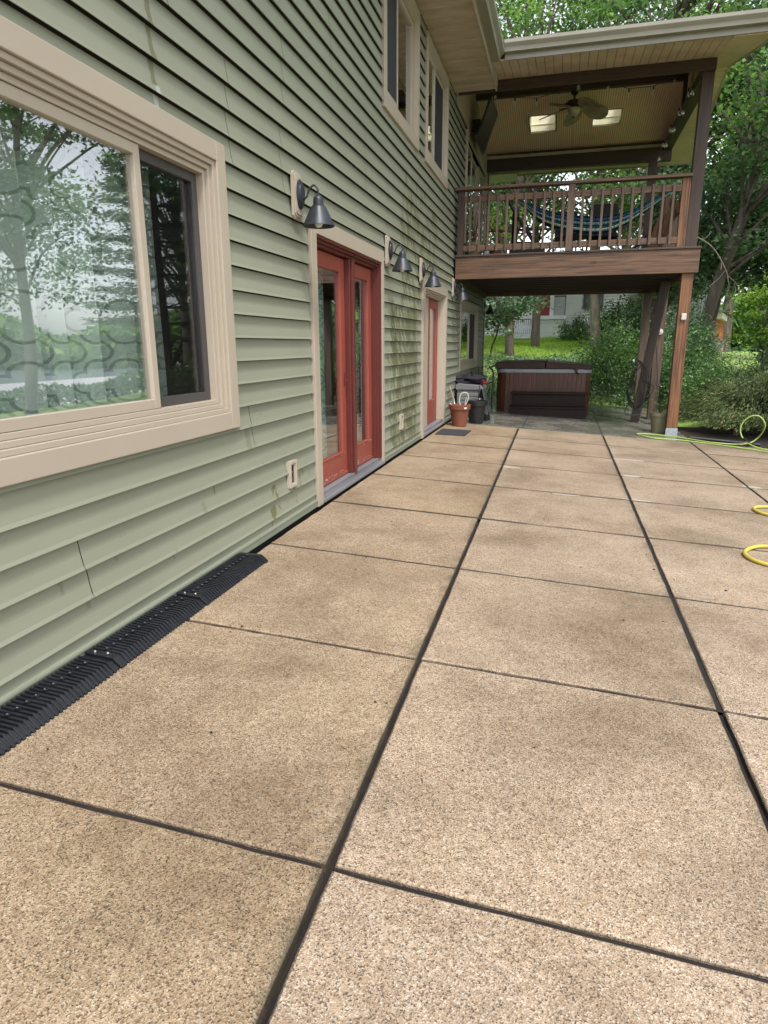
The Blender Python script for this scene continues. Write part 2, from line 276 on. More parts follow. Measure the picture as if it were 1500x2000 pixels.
# ------------------------------------------------------------------ mesh helpers
class MB:
    def __init__(s): s.v = []; s.f = []; s.a = []
    def add(s, vs_, fs, tint=None):
        o = len(s.v); s.v += [tuple(p) for p in vs_]; s.f += [tuple(i+o for i in f) for f in fs]
        s.a += [0.0 if tint is None else tint]*len(fs); return s
    def box(s, x0, x1, y0, y1, z0, z1, tint=None):
        v = [(x0,y0,z0),(x1,y0,z0),(x1,y1,z0),(x0,y1,z0),(x0,y0,z1),(x1,y0,z1),(x1,y1,z1),(x0,y1,z1)]
        return s.add(v, [(0,3,2,1),(4,5,6,7),(0,1,5,4),(1,2,6,5),(2,3,7,6),(3,0,4,7)], tint)
    def beam(s, p, q, w, h, up=(0, 0, 1)):
        p = Vector(p); q = Vector(q); d_ = (q-p).normalized(); u = Vector(up)
        sd_ = d_.cross(u)
        if sd_.length < 1e-4: sd_ = d_.cross(Vector((1, 0, 0)))
        sd_.normalize(); u = sd_.cross(d_)
        v = []
        for c in (p, q):
            for a, b_ in ((-1,-1),(1,-1),(1,1),(-1,1)): v.append(c + sd_*a*w/2 + u*b_*h/2)
        return s.add(v, [(0,1,2,3),(4,7,6,5),(0,4,5,1),(1,5,6,2),(2,6,7,3),(3,7,4,0)])
    def tube(s, pts, rad, n=8, caps=True):
        pts = [Vector(p) for p in pts]; r = rad if isinstance(rad, (list, tuple)) else [rad]*len(pts)
        vs_ = []; u = None
        for i, p in enumerate(pts):
            d_ = (pts[min(i+1, len(pts)-1)] - pts[max(i-1, 0)]).normalized()
            if u is None: u = d_.orthogonal().normalized()
            else:
                u = u - d_*u.dot(d_)
                u = u.normalized() if u.length > 1e-6 else d_.orthogonal().normalized()
            w = d_.cross(u)
            for k in range(n):
                a = 2*math.pi*k/n; vs_.append(p + (u*math.cos(a) + w*math.sin(a))*r[i])
        fs = [(i*n+k, i*n+(k+1) % n, (i+1)*n+(k+1) % n, (i+1)*n+k) for i in range(len(pts)-1) for k in range(n)]
        if caps: fs += [tuple(range(n))[::-1], tuple((len(pts)-1)*n+k for k in range(n))]
        return s.add(vs_, fs)
    def lathe(s, prof, c=(0, 0, 0), n=24, M=None):
        c = Vector(c); vs_ = []
        for (r, z) in prof:
            for k in range(n):
                a = 2*math.pi*k/n; p = Vector((r*math.cos(a), r*math.sin(a), z))
                if M is not None: p = M @ p
                vs_.append(p + c)
        m = len(prof)
        fs = [(i*n+k, i*n+(k+1) % n, (i+1)*n+(k+1) % n, (i+1)*n+k) for i in range(m-1) for k in range(n)]
        return s.add(vs_, fs)
    def prism(s, poly, axis, a, b_):
        """poly 2D list; axis 0:x extrude (poly=(y,z)), 1:y (poly=(x,z)), 2:z (poly=(x,y))"""
        def P(u, w, e): return {0: (e, u, w), 1: (u, e, w), 2: (u, w, e)}[axis]
        n = len(poly); vs_ = [P(u, w, a) for u, w in poly] + [P(u, w, b_) for u, w in poly]
        return s.add(vs_, [tuple(range(n)), tuple(range(n, 2*n))[::-1]] + [(k, n+k, n+(k+1) % n, (k+1) % n) for k in range(n)])
    def ring(s, y0, y1, z0, z1, w, x0, x1, wb=None):
        wb = w if wb is None else wb
        s.box(x0, x1, y0, y0+w, z0, z1); s.box(x0, x1, y1-w, y1, z0, z1)
        s.box(x0, x1, y0+w, y1-w, z1-w, z1); s.box(x0, x1, y0+w, y1-w, z0, z0+wb); return s
    def build(s, name, m, parent=None, bev=0.0, smooth=False, kind=None):
        org = Vector(ORG.get(parent.name, (0, 0, 0))) if parent is not None else Vector((0, 0, 0))
        me = bpy.data.meshes.new(name); me.from_pydata([tuple(Vector(p)-org) for p in s.v], [], s.f)
        if any(s.a):
            at = me.attributes.new('tint', 'FLOAT', 'FACE'); at.data.foreach_set('value', s.a)
        me.validate(); me.update()
        o = bpy.data.objects.new(name, me); C.objects.link(o); me.materials.append(m)
        if smooth:
            me.polygons.foreach_set('use_smooth', [True]*len(me.polygons))
            md = o.modifiers.new('edges', 'EDGE_SPLIT'); md.split_angle = R(42)
        if bev:
            b_ = o.modifiers.new('bevel', 'BEVEL'); b_.width = bev; b_.segments = 2; b_.limit_method = 'ANGLE'; b_.angle_limit = R(50)
        if parent is not None: o.parent = parent; ORG[o.name] = tuple(org)
        if kind: o['kind'] = kind
        return o
ORG = {}
def merge(o, mb, mat_):
    """join extra geometry (surface marks, studs) into a part as a second material"""
    me = o.data; org = Vector(ORG.get(o.name, (0, 0, 0))); n0 = len(me.vertices)
    vs_ = [tuple(v.co) for v in me.vertices] + [tuple(Vector(p)-org) for p in mb.v]
    fs = [tuple(p.vertices) for p in me.polygons]; k = len(fs); fs += [tuple(i+n0 for i in f) for f in mb.f]
    m2 = bpy.data.meshes.new(me.name); m2.from_pydata(vs_, [], fs)
    for m_ in me.materials: m2.materials.append(m_)
    m2.materials.append(mat_); idx = [p.material_index for p in me.polygons] + [len(m2.materials)-1]*len(mb.f)
    m2.polygons.foreach_set('material_index', idx); m2.update(); o.data = m2
def thing(name, label, cat, loc=(0, 0, 0), group=None):
    o = bpy.data.objects.new(name, None); o.empty_display_size = 0.2; C.objects.link(o); o.location = loc; ORG[o.name] = tuple(loc)
    tag(o, label, cat, group); return o
def tag(o, label, cat, group=None):
    o['label'] = label; o['category'] = cat
    if group: o['group'] = group
    return o
def copy_thing(root, loc, label, group=None, rotz=None, scale=None):
    c = root.copy(); C.objects.link(c); c.location = loc; c['label'] = label
    if rotz is not None: c.rotation_euler = (0, 0, rotz)
    if scale is not None: c.scale = (scale,)*3 if isinstance(scale, (int, float)) else scale
    if group: c['group'] = group
    elif 'group' in c: del c['group']
    for ch in list(root.children):
        k = ch.copy(); C.objects.link(k); k.parent = c
        for g in ch.children:
            e = g.copy(); C.objects.link(e); e.parent = k
    return c
def stuff_mesh(name, V, F, tint, m, parent=None):
    """fast mesh of quads from numpy"""
    me = bpy.data.meshes.new(name); nv = len(V); nf = len(F)
    me.vertices.add(nv); me.vertices.foreach_set('co', V.astype(np.float32).ravel())
    me.loops.add(F.size); me.loops.foreach_set('vertex_index', F.astype(np.int32).ravel())
    me.polygons.add(nf); k = F.shape[1]
    me.polygons.foreach_set('loop_start', np.arange(0, nf*k, k, dtype=np.int32))
    at = me.attributes.new('tint', 'FLOAT', 'FACE'); at.data.foreach_set('value', tint.astype(np.float32))
    me.update(); me.validate()
    o = bpy.data.objects.new(name, me); C.objects.link(o); me.materials.append(m)
    if parent is not None: o.parent = parent
    return o
def leaves(P, size, tint, aspect=0.55, flat=0.5, droop=0.0, dirs=None):
    """P Nx3 centres -> folded diamond leaves; returns V,F,tint"""
    n = len(P)
    a = RNG.normal(size=(n, 3)) if dirs is None else dirs + RNG.normal(size=(n, 3))*0.35
    a[:, 2] = a[:, 2]*(1-flat) - droop
    a /= np.linalg.norm(a, axis=1)[:, None]+1e-9
    up = np.array([0, 0, 1.0]) + RNG.normal(size=(n, 3))*0.55
    b = np.cross(up, a); b /= np.linalg.norm(b, axis=1)[:, None]+1e-9
    c = np.cross(a, b)
    s = size*RNG.uniform(0.65, 1.35, n)[:, None]
    tip = P + a*s*0.5; base = P - a*s*0.5; l = P + b*s*aspect*0.5 + c*s*0.10 - a*s*0.06; r = P - b*s*aspect*0.5 + c*s*0.10 - a*s*0.06
    V = np.stack([base, l, tip, r], 1).reshape(-1, 3)
    F = (np.arange(n)*4)[:, None] + np.array([0, 1, 2, 3])
    return V, F, tint

# ------------------------------------------------------------------ terrain, water
def sm(a, b, x):
    t_ = np.clip((x-a)/(b-a), 0, 1); return t_*t_*(3-2*t_)
def terr(x, y):
    x = np.asarray(x, float); y = np.asarray(y, float)
    base = -0.055*np.clip(x, -2, 4.5) - 0.13
    left = -0.15 + 0.75*sm(16.6, 21, y) + 0.65*sm(20, 29, y) + 0.42*sm(29, 35, y) + 0.3*sm(35, 60, y)
    right = -0.36 + 0.1*sm(14, 22, y) + 0.95*sm(20, 40, y)
    back = left*(1-sm(4.0, 8.5, x)) + right*sm(4.0, 8.5, x)
    w = sm(16.3, 17.2, y)*(1-sm(4.0, 5.0, x)) + sm(12.0, 14.0, y)*sm(4.0, 5.0, x)
    h = base*(1-w) + back*w
    xx = x - 0.10*np.clip(y-20, 0, 40); fall = sm(10.5, 24, xx)*-2.4 + sm(24, 60, xx)*-5.2
    h = h + fall
    h = np.where(x < -2, h, h)
    return h
def th(x, y): return float(terr(x, y))
xs = np.concatenate([np.linspace(-60, -4, 15), np.linspace(-3, 12, 61), np.linspace(12.5, 60, 40), np.linspace(65, 400, 12)])
ys = np.concatenate([np.linspace(-60, -2, 12), np.linspace(-1, 40, 110), np.linspace(41, 120, 30), np.linspace(140, 500, 10)])
X, Y = np.meshgrid(xs, ys); Z = terr(X, Y) + 0.02*np.sin(X*2.1+Y)*np.sin(Y*1.7)*((Y > 18) | (X > 6.5))
V = np.stack([X.ravel(), Y.ravel(), Z.ravel()], 1); nx = len(xs); ny = len(ys)
F = np.array([(j*nx+i, j*nx+i+1, (j+1)*nx+i+1, (j+1)*nx+i) for j in range(ny-1) for i in range(nx-1)])
def ground_mat():
    m, t, b = new('lawn_ground'); v = coords(t)
    n1 = noise(t, v, 0.5, 5); n2 = noise(t, v, 30, 4)
    g = ramp(t, n2, [(0.3, (0.12, 0.21, 0.035)), (0.6, (0.25, 0.40, 0.06)), (0.8, (0.36, 0.46, 0.09))]).outputs[0]
    col = mixc(t, ramp(t, n1, [(0.45, (0, 0, 0)), (0.7, (1, 1, 1))]).outputs[0], g, (0.20, 0.22, 0.08))
    tc = t.nodes.new('ShaderNodeTexCoord'); sx = t.nodes.new('ShaderNodeSeparateXYZ'); L(t, tc.outputs['Object'], sx.inputs[0])
    # mulch near the house and woodland litter
    mul = mth(t, 'MULTIPLY', mth(t, 'LESS_THAN', sx.outputs[1], 13.6), mth(t, 'LESS_THAN', mth(t, 'ADD', sx.outputs[0], mth(t, 'MULTIPLY', n1, 1.2)), 7.0))
    mc = ramp(t, noise(t, v, 45, 5), [(0.35, (0.02, 0.013, 0.01)), (0.65, (0.09, 0.05, 0.035))]).outputs[0]
    col = mixc(t, mul, col, mc)
    L(t, col, b.inputs['Base Color']); b.inputs['Roughness'].default_value = 0.9
    bump(t, b, n2, 0.6, 0.03); return m
g = stuff_mesh('ground', V, F, np.zeros(len(F)), ground_mat()); g['kind'] = 'structure'
wm, t, b = new('lake_water'); b.inputs['Base Color'].default_value = (0.25, 0.28, 0.33, 1); b.inputs['Roughness'].default_value = 0.12
bump(t, b, noise(t, coords(t), 1.5, 4), 0.2, 0.05)
w = MB(); w.add([(-300, -400, -6.0), (900, -400, -6.0), (900, 900, -6.0), (-300, 900, -6.0)], [(0, 1, 2, 3)]); w.build('lake_water', wm, kind='structure')

# ------------------------------------------------------------------ patio
SL = 0.055
def pz(x): return -SL*x
rows = [-1.15, 0.13, 1.332, 2.524, 3.733, 4.941, 6.154, 7.354, 8.48, 9.6, 10.72]
cols = [0.055, 1.25, 2.49, 3.76, 5.05, 6.35]
pb = MB(); fill = MB()
def slab(mb, x0, x1, y0, y1, tint, jit=0.0028, ch=0.006, step=0.09, lift=0.0):
    out = []
    def edge(ax, ay, bx, by):
        n = max(2, int(math.hypot(bx-ax, by-ay)/step))
        for i in range(n):
            u = i/n; out.append([ax+(bx-ax)*u, ay+(by-ay)*u])
    edge(x0, y0, x1, y0); edge(x1, y0, x1, y1); edge(x1, y1, x0, y1); edge(x0, y1, x0, y0)
    o2 = [(x+random.uniform(-jit, jit), y+random.uniform(-jit, jit)) for x, y in out]
    cx, cy = (x0+x1)/2, (y0+y1)/2
    inn = [(x - math.copysign(min(ch*1.3, abs(x-cx)), x-cx)*(1 if abs(abs(x-cx)-(x1-x0)/2) < .02 else 0), y - math.copysign(min(ch*1.3, abs(y-cy)), y-cy)*(1 if abs(abs(y-cy)-(y1-y0)/2) < .02 else 0)) for x, y in o2]
    n = len(out); V = [(x, y, pz(x)+lift) for x, y in inn] + [(x, y, pz(x)-ch+lift) for x, y in o2] + [(x, y, pz(x)-0.11+lift) for x, y in o2]
    Fs = [tuple(range(n))] + [(n+k, n+(k+1) % n, (k+1) % n, k) for k in range(n)] + [(2*n+k, 2*n+(k+1) % n, n+(k+1) % n, n+k) for k in range(n)]
    mb.add(V, Fs, tint)
for i in range(5):
    for j in range(10):
        gx0 = 0.0115 if i else 0; gx1 = 0.0115 if i < 4 else 0
        gy = 0.0095 if rows[j] < 4.8 else 0.010
        gy1 = 0.0095 if rows[j+1] < 4.8 else 0.010
        if i == 0 and rows[j] > 5: gy = 0.008; gy1 = 0.008
        tint = (0.75, 0.22, 0.15, 0.2, 0.25)[i] + random.uniform(-0.1, 0.12)
        slab(pb, cols[i]+gx0, cols[i+1]-gx1, rows[j]+gy, rows[j+1]-gy1, max(0.02, tint), ch=(0.006 if rows[j] < 3.5 else 0.003), lift=random.uniform(-0.0015, 0.0015))
def warp(mb):      # the first long joint runs slightly out of parallel with the wall
    out = []
    for (x, y, z) in mb.v:
        w_ = max(0.0, 1-abs(x-1.25)/(1.19 if x < 1.25 else 1.24)); dx = w_*(0.058-0.0120*(y-1.33)); out.append((x+dx, y, z-SL*dx))
    mb.v = out
warp(pb)
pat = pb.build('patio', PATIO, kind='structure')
pu = MB()
for (x0, x1) in ((0.055, 1.246), (1.254, 2.486), (2.494, 3.80)):
    for (y0, y1) in ((10.726, 13.45), (13.455, 16.3)): slab(pu, x0, x1, y0, y1, 0.3, jit=0.001, ch=0.003, lift=-0.002)
pu.build('under_deck_slab', PATIOW, kind='structure')
FILL = pm('joint_board', (0.018, 0.012, 0.010), (0.007, 0.005, 0.005), 9, 0.9, bmp=0.4)
for jx in cols[1:5]:
    for j in range(10):
        dp = 0.045 if (rows[j] < 4.9 and jx < 2) else (0.022 if rows[j] < 2.5 else 0.010)
        dp = min(dp, 0.035)
        fill.add([(jx-0.022, rows[j], pz(jx)-dp), (jx+0.022, rows[j], pz(jx)-dp), (jx+0.022, rows[j+1], pz(jx)-dp), (jx-0.022, rows[j+1], pz(jx)-dp)], [(0, 1, 2, 3)])
for j in range(1, 10):
    dp = 0.014 if rows[j] < 3 else 0.004
    for i in range(5):
        x0, x1 = cols[i]+0.023, cols[i+1]-0.023
        fill.add([(x0, rows[j]-0.018, pz(x0)-dp), (x1, rows[j]-0.018, pz(x1)-dp), (x1, rows[j]+0.018, pz(x1)-dp), (x0, rows[j]+0.018, pz(x0)-dp)], [(0, 1, 2, 3)])
warp(fill); fill.build('patio_joint', FILL, kind='structure')
# raised edging of the planting bed
bed = MB(); 
n = 90
bp = [(3.80+0.031*i, 10.76+0.05*math.sin(i*0.7)) for i in range(n)]

# ------------------------------------------------------------------ house
house = thing('house', 'sage green sided house with cream windows, red doors and deep soffit', 'house', (0, 0, 0))
EXP, A0, TOP = 0.131, 0.104, 4.95
Y0, Y1 = -2.6, 15.85
OPEN = [(0.88, 3.475, 0.78, 2.262), (4.735, 6.775, -0.05, 2.15), (8.735, 10.60, -0.05, 2.07), (12.13, 14.63, 0.77, 2.03),
        (6.83, 8.43, 3.47, 4.90), (8.86, 10.46, 3.47, 4.90), (12.35, 15.42, 2.62, 4.80)]
def intervals(z0, z1, pad=0.0):
    segs = [(Y0, Y1)]
    zm = (z0+z1)/2
    for (a, b_, c, d_) in OPEN:
        if c < zm < d_:
            a2 = a - pad
            ns = []
            for (s0, s1) in segs:
                if b_ <= s0 or a2 >= s1: ns.append((s0, s1)); continue
                if a2 > s0: ns.append((s0, a2))
                if b_ < s1: ns.append((b_, s1))
            segs = ns
    return segs
SEAMS = {}
seam_cols = [(2.10, 2, 4), (3.66, 5, 7), (3.57, 17, 21), (3.05, 21, 25), (4.28, 17, 20), (4.35, 21, 24), (1.2, 3, 5), (5.3, 24, 28), (6.2, 20, 24), (7.0, 18, 22),
             (7.25, 22, 27), (7.75, 16, 20), (8.35, 19, 24), (9.3, 17, 22), (5.8, 30, 34), (3.9, 27, 31), (11.2, 20, 25), (10.7, 14, 18), (0.2, 22, 26), (4.6, 33, 36), (2.2, 19, 21), (7.9, 8, 10)]
for (y, k0, k1) in seam_cols:
    for k in range(k0, k1): SEAMS.setdefault(k, []).append(y + 0.015*(k % 3))
sb = MB(); back = MB()
lo = 0.012
zb = [lo] + [A0 + EXP*k for k in range(0, 38)]
for k in range(len(zb)-1):
    z0, z1 = zb[k], min(zb[k+1], TOP)
    if z0 >= TOP: break
    cuts = sorted({z0, z1} | {c for o_ in OPEN for c in o_[2:] if z0+0.002 < c < z1-0.002})
    for ci in range(len(cuts)-1):
        c0, c1 = cuts[ci], cuts[ci+1]
        fx = lambda z: 0.008 - 0.025*min(1, (z-z0)/EXP)**0.6
        for (s0, s1) in intervals(c0, c1, 0.012):
            pieces = []; cur = s0
            for ysm in sorted(SEAMS.get(k, [])):
                if cur+0.1 < ysm < s1-0.1: pieces.append((cur, ysm)); cur = ysm + 0.0048
            pieces.append((cur, s1))
            for (a, b_) in pieces:
                ct = c1 - (0.0042 if ci == len(cuts)-2 else 0)
                zz = [c0, c0+(ct-c0)*0.12, c0+(ct-c0)*0.5, ct]
                Vv = []
                for z in zz: Vv += [(fx(z), a, z), (fx(z), b_, z)]
                sb.add(Vv, [(2*i, 2*i+1, 2*i+3, 2*i+2) for i in range(3)])
                if ci == 0:   # butt edge
                    sb.add([(fx(z0), a, z0), (fx(z0), b_, z0), (0.003, b_, z0), (0.003, a, z0)], [(1, 0, 3, 2)]); sb.add([(0.003, a, z0), (0.003, b_, z0), (-0.012, b_, z0+0.012), (-0.012, a, z0+0.012)], [(1, 0, 3, 2)])
        for (s0, s1) in intervals(c0, c1):
            back.add([(-0.019, s0, c0), (-0.019, s1, c0), (-0.019, s1, c1), (-0.019, s0, c1)], [(0, 1, 2, 3)])
sb.build('siding', SIDING, house)
back.build('sheathing', DARK, house)
# foundation, corner post, base trim
fb = MB(); fb.box(-0.3, -0.02, Y0, Y1-0.02, -0.6, 0.012); fb.build('foundation', pm('dark_foundation', (0.02, 0.02, 0.018), (0.01, 0.01, 0.01), 12, 0.9), house)
GT = pm('sage_trim', (0.225, 0.245, 0.185), (0.205, 0.225, 0.17), 5, 0.45, bmp=0.03)
bt = MB()
for (a, b_) in ((Y0, 4.73), (6.78, 8.73), (10.605, Y1)):
    bt.box(-0.018, 0.010, a, b_, 0.000, 0.055); bt.box(0.0101, 0.014, a, b_, 0.040, 0.052)
bt.build('base_trim', GT, house, bev=0.002)
cp = MB(); cp.box(-0.09, 0.022, Y1+0.001, Y1+0.03, 0, TOP); cp.box(0.0051, 0.0225, Y1-0.07, Y1, 0, TOP-0.01); cp.build('corner_post', CREAM, house, bev=0.003)
PS = siding_mat('plain_sage', stains=False)
gb = MB(); gb.box(-9, -0.1, Y1, Y1+0.02, 0, TOP); gb.build('end_wall', PS, house)
gb = MB(); gb.box(-9, -0.1, Y0-0.02, Y0, 0, TOP); gb.build('end_wall', PS, house)
# rooms
rm = MB()
for (z0, z1) in ((0.02, 2.50), (2.62, 4.94)):
    rm.add([(-3.4, Y0, z0), (-3.4, Y1, z0), (-3.4, Y1, z1), (-3.4, Y0, z1)], [(0, 1, 2, 3)])
    rm.add([(-3.4, Y0, z0), (-0.14, Y0, z0), (-0.14, Y1, z0), (-3.4, Y1, z0)], [(0, 1, 2, 3)])
    rm.add([(-3.4, Y0, z1), (-0.14, Y0, z1), (-0.14, Y1, z1), (-3.4, Y1, z1)], [(3, 2, 1, 0)])
for y in (Y0+0.01, 4.2, 7.8, 11.4, Y1-0.01):
    rm.add([(-3.4, y, 0.02), (-0.14, y, 0.02), (-0.14, y, 4.94), (-3.4, y, 4.94)], [(0, 1, 2, 3)])
rm.build('room_lining', INT, house)

def window(y0, y1, z0, z1, cas, frame_w, div, sash=0.045, dark_side=None, depth=0.05, label=None, cap=0.024, step=0.016):
    w_ = MB(); w_.ring(y0, y1, z0, z1, cas, -0.02, cap); wo_ = w_.build('window', CREAM, house, bev=0.004)
    if label: wo_['label'] = label
    a, b_, c, d_ = y0+cas, y1-cas, z0+cas, z1-cas
    fr = MB(); n_ = 3
    for i in range(n_):
        s = frame_w*i/n_; fw = frame_w/n_
        fr.ring(a+s+0.0005, b_-s-0.0005, c+s+0.0005, d_-s-0.0005, fw-0.001, -0.12, 0.010-step*i)
    fr.build('frame', CREAM, wo_, bev=0.0025)
    a, b_, c, d_ = a+frame_w+.001, b_-frame_w-.001, c+frame_w+.001, d_-frame_w-.001
    return wo_, (a, b_, c, d_)
# big window
wo1, (a, b_, c, d_) = window(0.88, 3.475, 0.78, 2.262, 0.095, 0.075, None, label='wide cream sliding window with pale curtains behind glass')
ym = 2.735
s1 = MB(); s1.ring(a, ym+0.045, c, d_, 0.045, -0.075, -0.030); s1.build('sash', CREAM, wo1, bev=0.003)
p1 = MB(); p1.box(-0.056, -0.050, a+0.044, ym+0.001, c+0.044, d_-0.044); p1.build('pane', GLASS, wo1)
SASHD = pm('dark_screen_frame', (0.06, 0.055, 0.055), (0.05, 0.045, 0.045), 5, 0.4)
s2 = MB(); s2.ring(ym+0.046, b_, c, d_, 0.045, -0.098, -0.060); o_ = s2.build('sash', SASHD, wo1, bev=0.002); o_['label'] = 'dark grey screen frame of right half'
p2 = MB(); p2.box(-0.089, -0.083, ym+0.09, b_-0.044, c+0.044, d_-0.044); p2.build('pane', GLASS, wo1)
p3 = MB(); p3.box(-0.0715, -0.070, ym+0.09, b_-0.044, c+0.044, d_-0.044); p3.build('insect_screen', SCREEN, wo1)
def slider(y0, y1, z0, z1, ym, dark='left', label=None, cas=0.095, fw=0.06, nd=2):
    wo_, (a, b_, c, d_) = window(y0, y1, z0, z1, cas, fw, None, label=label, cap=0.016, step=0.008)
    s = MB(); s.ring(a, ym+0.02, c, d_, 0.04, -0.045, -0.010); s.build('sash', CREAM, wo_, bev=0.002)
    s = MB(); s.ring(ym+0.021, b_, c, d_, 0.04, -0.075, -0.034); s.build('sash', CREAM, wo_, bev=0.002)
    for k, (q0, q1, x) in enumerate(((a+0.039, ym-0.019, -0.028), (ym+0.06, b_-0.039, -0.056))):
        p = MB(); p.box(x-0.005, x, q0, q1, c+0.039, d_-0.039); p.build('pane', GLASSD, wo_)
    q0, q1, x = (a+0.039, ym-0.019, -0.020) if dark == 'left' else (ym+0.06, b_-0.039, -0.044)
    p = MB(); p.box(x, x+0.0015, q0, q1, c+0.039, d_-0.039); p.build('insect_screen', SCREEN2, wo_)
    return wo_
SCREEN2 = pm('dark_solar_screen', (0.018, 0.020, 0.028), (0.012, 0.013, 0.02), 3, 0.7, bmp=0)
slider(6.83, 8.43, 3.47, 4.90, 7.45, 'left', 'upstairs cream sliding window nearest the camera')
slider(8.86, 10.46, 3.47, 4.90, 9.50, 'right', 'upstairs cream sliding window next to the porch roof')
slider(12.13, 14.63, 0.77, 2.03, 13.45, 'none' if False else 'right', 'ground floor window under the deck', fw=0.05)
# deck patio door
dd = MB(); dd.ring(12.35, 15.42, 2.62, 4.80, 0.09, -0.02, 0.024); ddo = dd.build('patio_door', CREAM, house, bev=0.004)
for (q0, q1, x) in ((12.45, 13.45, -0.04), (13.451, 14.4, -0.07), (14.401, 15.32, -0.04)):
    s = MB(); s.ring(q0, q1, 2.72, 4.70, 0.07, x-0.03, x); s.build('sash', CREAM, ddo, bev=0.002)
    p = MB(); p.box(x-0.018, x-0.012, q0+0.069, q1-0.069, 2.789, 4.631); p.build('pane', GLASSD, ddo)

# door 1: red french doors
def door_unit():
    cs = MB(); cs.box(-0.02, 0.018, 4.735, 4.845, -0.005, 2.15); cs.box(-0.02, 0.018, 6.695, 6.775, -0.005, 2.15); cs.box(-0.02, 0.018, 4.8455, 6.6945, 2.035, 2.15)
    cs.build('door_casing', CREAM, house, bev=0.003)
    fr = MB()
    for i, (x1, w_) in enumerate(((0.008, 0.020), (-0.014, 0.022), (-0.04, 0.020))):
        s = 0.02*i + 0.0005
        fr.box(-0.17, x1, 4.845+s, 4.845+s+0.0195, 0.07, 2.034-s); fr.box(-0.17, x1, 6.6945-s-0.0195, 6.6945-s, 0.07, 2.034-s)
        fr.box(-0.17, x1, 4.845+s+0.0196, 6.6945-s-0.0196, 2.034-s-0.0195, 2.034-s)
    fo = fr.build('door_frame', REDD, house, bev=0.002)
    cm = MB(); cm.box(-0.16, -0.035, 5.782, 5.892, 0.075, 1.97); cm.box(-0.0349, -0.012, 5.812, 5.872, 0.055, 1.97); cm.build('mullion', REDD, fo, bev=0.003)
    def leafd(a, b_, st, lab):
        dm = MB(); z0, z1 = 0.078, 1.965; x0, x1 = -0.13, -0.085; br, tr_ = 0.20, 0.105
        dm.box(x0, x1, a, a+st, z0, z1); dm.box(x0, x1, b_-st, b_, z0, z1)
        dm.box(x0, x1-0.0005, a+st, b_-st, z0, z0+br); dm.box(x0, x1-0.0005, a+st, b_-st, z1-tr_, z1)
        dm.box(x1, x1+0.012, a+0.01, b_-0.01, z0, z0+0.022)
        # glazing bead
        dm.ring(a+st-0.001, b_-st+0.001, z0+br-0.001, z1-tr_+0.001, 0.014, x0+0.004, x1+0.006)
        o = dm.build('door', RED, house, bev=0.003); o['label'] = lab
        gp = MB(); gp.box(-0.106, -0.100, a+st+0.012, b_-st-0.012, z0+br+0.012, z1-tr_-0.012); gp.build('glass', GLASSD, o)
        chip = MB(); 
        for k in range(26):
            yy = random.uniform(a+0.02, b_-0.06); zz = random.choice((random.uniform(z0+0.02, z0+0.05), random.uniform(z0+br-0.02, z0+br+0.002)))
            w_ = random.uniform(0.006, 0.03); h_ = random.uniform(0.003, 0.012)
            chip.add([(x1+0.0012, yy, zz), (x1+0.0012, yy+w_, zz+random.uniform(-.003, .003)), (x1+0.0012, yy+w_*0.8, zz+h_), (x1+0.0012, yy+w_*0.2, zz+h_*0.8)], [(0, 1, 2, 3)])
        merge(o, chip, WHITE)
        return o
    l1 = leafd(4.906, 5.78, 0.115, 'left red french door with curtain behind glass')
    l2 = leafd(5.894, 6.634, 0.115, 'right red french door')
    h = MB(); h.tube([(-0.085, 5.74, 0.93), (-0.05, 5.74, 0.93), (-0.045, 5.68, 0.93)], 0.006, 8); h.box(-0.085, -0.080, 5.73, 5.75, 0.88, 1.0); h.build('handle', REDD, l1)
    sl = MB(); sl.box(-0.17, 0.030, 4.846, 6.694, 0.006, 0.030); sl.box(-0.17, 0.012, 4.8465, 6.6935, 0.0302, 0.048); sl.box(-0.17, -0.02, 4.847, 6.693, 0.0483, 0.070)
    for i in range(5): sl.box(-0.015+0.006*i, -0.0135+0.006*i, 4.85, 6.69, 0.0482, 0.0505)
    sl.build('door_sill', ALU, house, bev=0.0015)
    br = MB(); br.box(-0.05, -0.028, 5.80, 5.86, 0.05, 0.054); br.build('sill_bracket', STEEL, house)
door_unit()
# door 2: cream frame, red door leaf
cs = MB(); cs.box(-0.02, 0.026, 8.735, 8.86, -0.005, 2.07); cs.box(-0.02, 0.026, 10.50, 10.60, -0.005, 2.07); cs.box(-0.02, 0.026, 8.8605, 10.4995, 1.96, 2.07)
cs.build('door_casing', CREAM, house, bev=0.003)
fr = MB()
for i, x1 in enumerate((0.010, -0.014, -0.04)):
    s = 0.022*i + 0.0005
    fr.box(-0.17, x1, 10.4995-s-0.0215, 10.4995-s, 0.07, 1.96-s); fr.box(-0.17, x1, 8.861+s, 8.861+s+0.0215, 0.07, 1.96-s); fr.box(-0.17, x1, 8.861+s+0.0216, 10.4995-s-0.0216, 1.96-s-0.0215, 1.96-s)
fr.box(-0.14, -0.085, 8.93, 9.62, 0.072, 1.89)
fo2 = fr.build('door_frame', CREAM, house, bev=0.003); fo2['label'] = 'cream frame and fixed panel of second doorway'
dl = MB(); dl.box(-0.14, -0.095, 9.622, 9.80, 0.075, 1.885); dl.box(-0.14, -0.095, 10.30, 10.43, 0.075, 1.885); dl.box(-0.14, -0.0955, 9.80, 10.30, 0.075, 0.42); dl.box(-0.14, -0.0955, 9.80, 10.30, 1.76, 1.885)
do2 = dl.build('door', RED, house, bev=0.004); do2['label'] = 'single red door in second doorway'
gp = MB(); gp.box(-0.125, -0.119, 9.80, 10.30, 0.42, 1.76); gp.build('glass', GLASSD, do2)
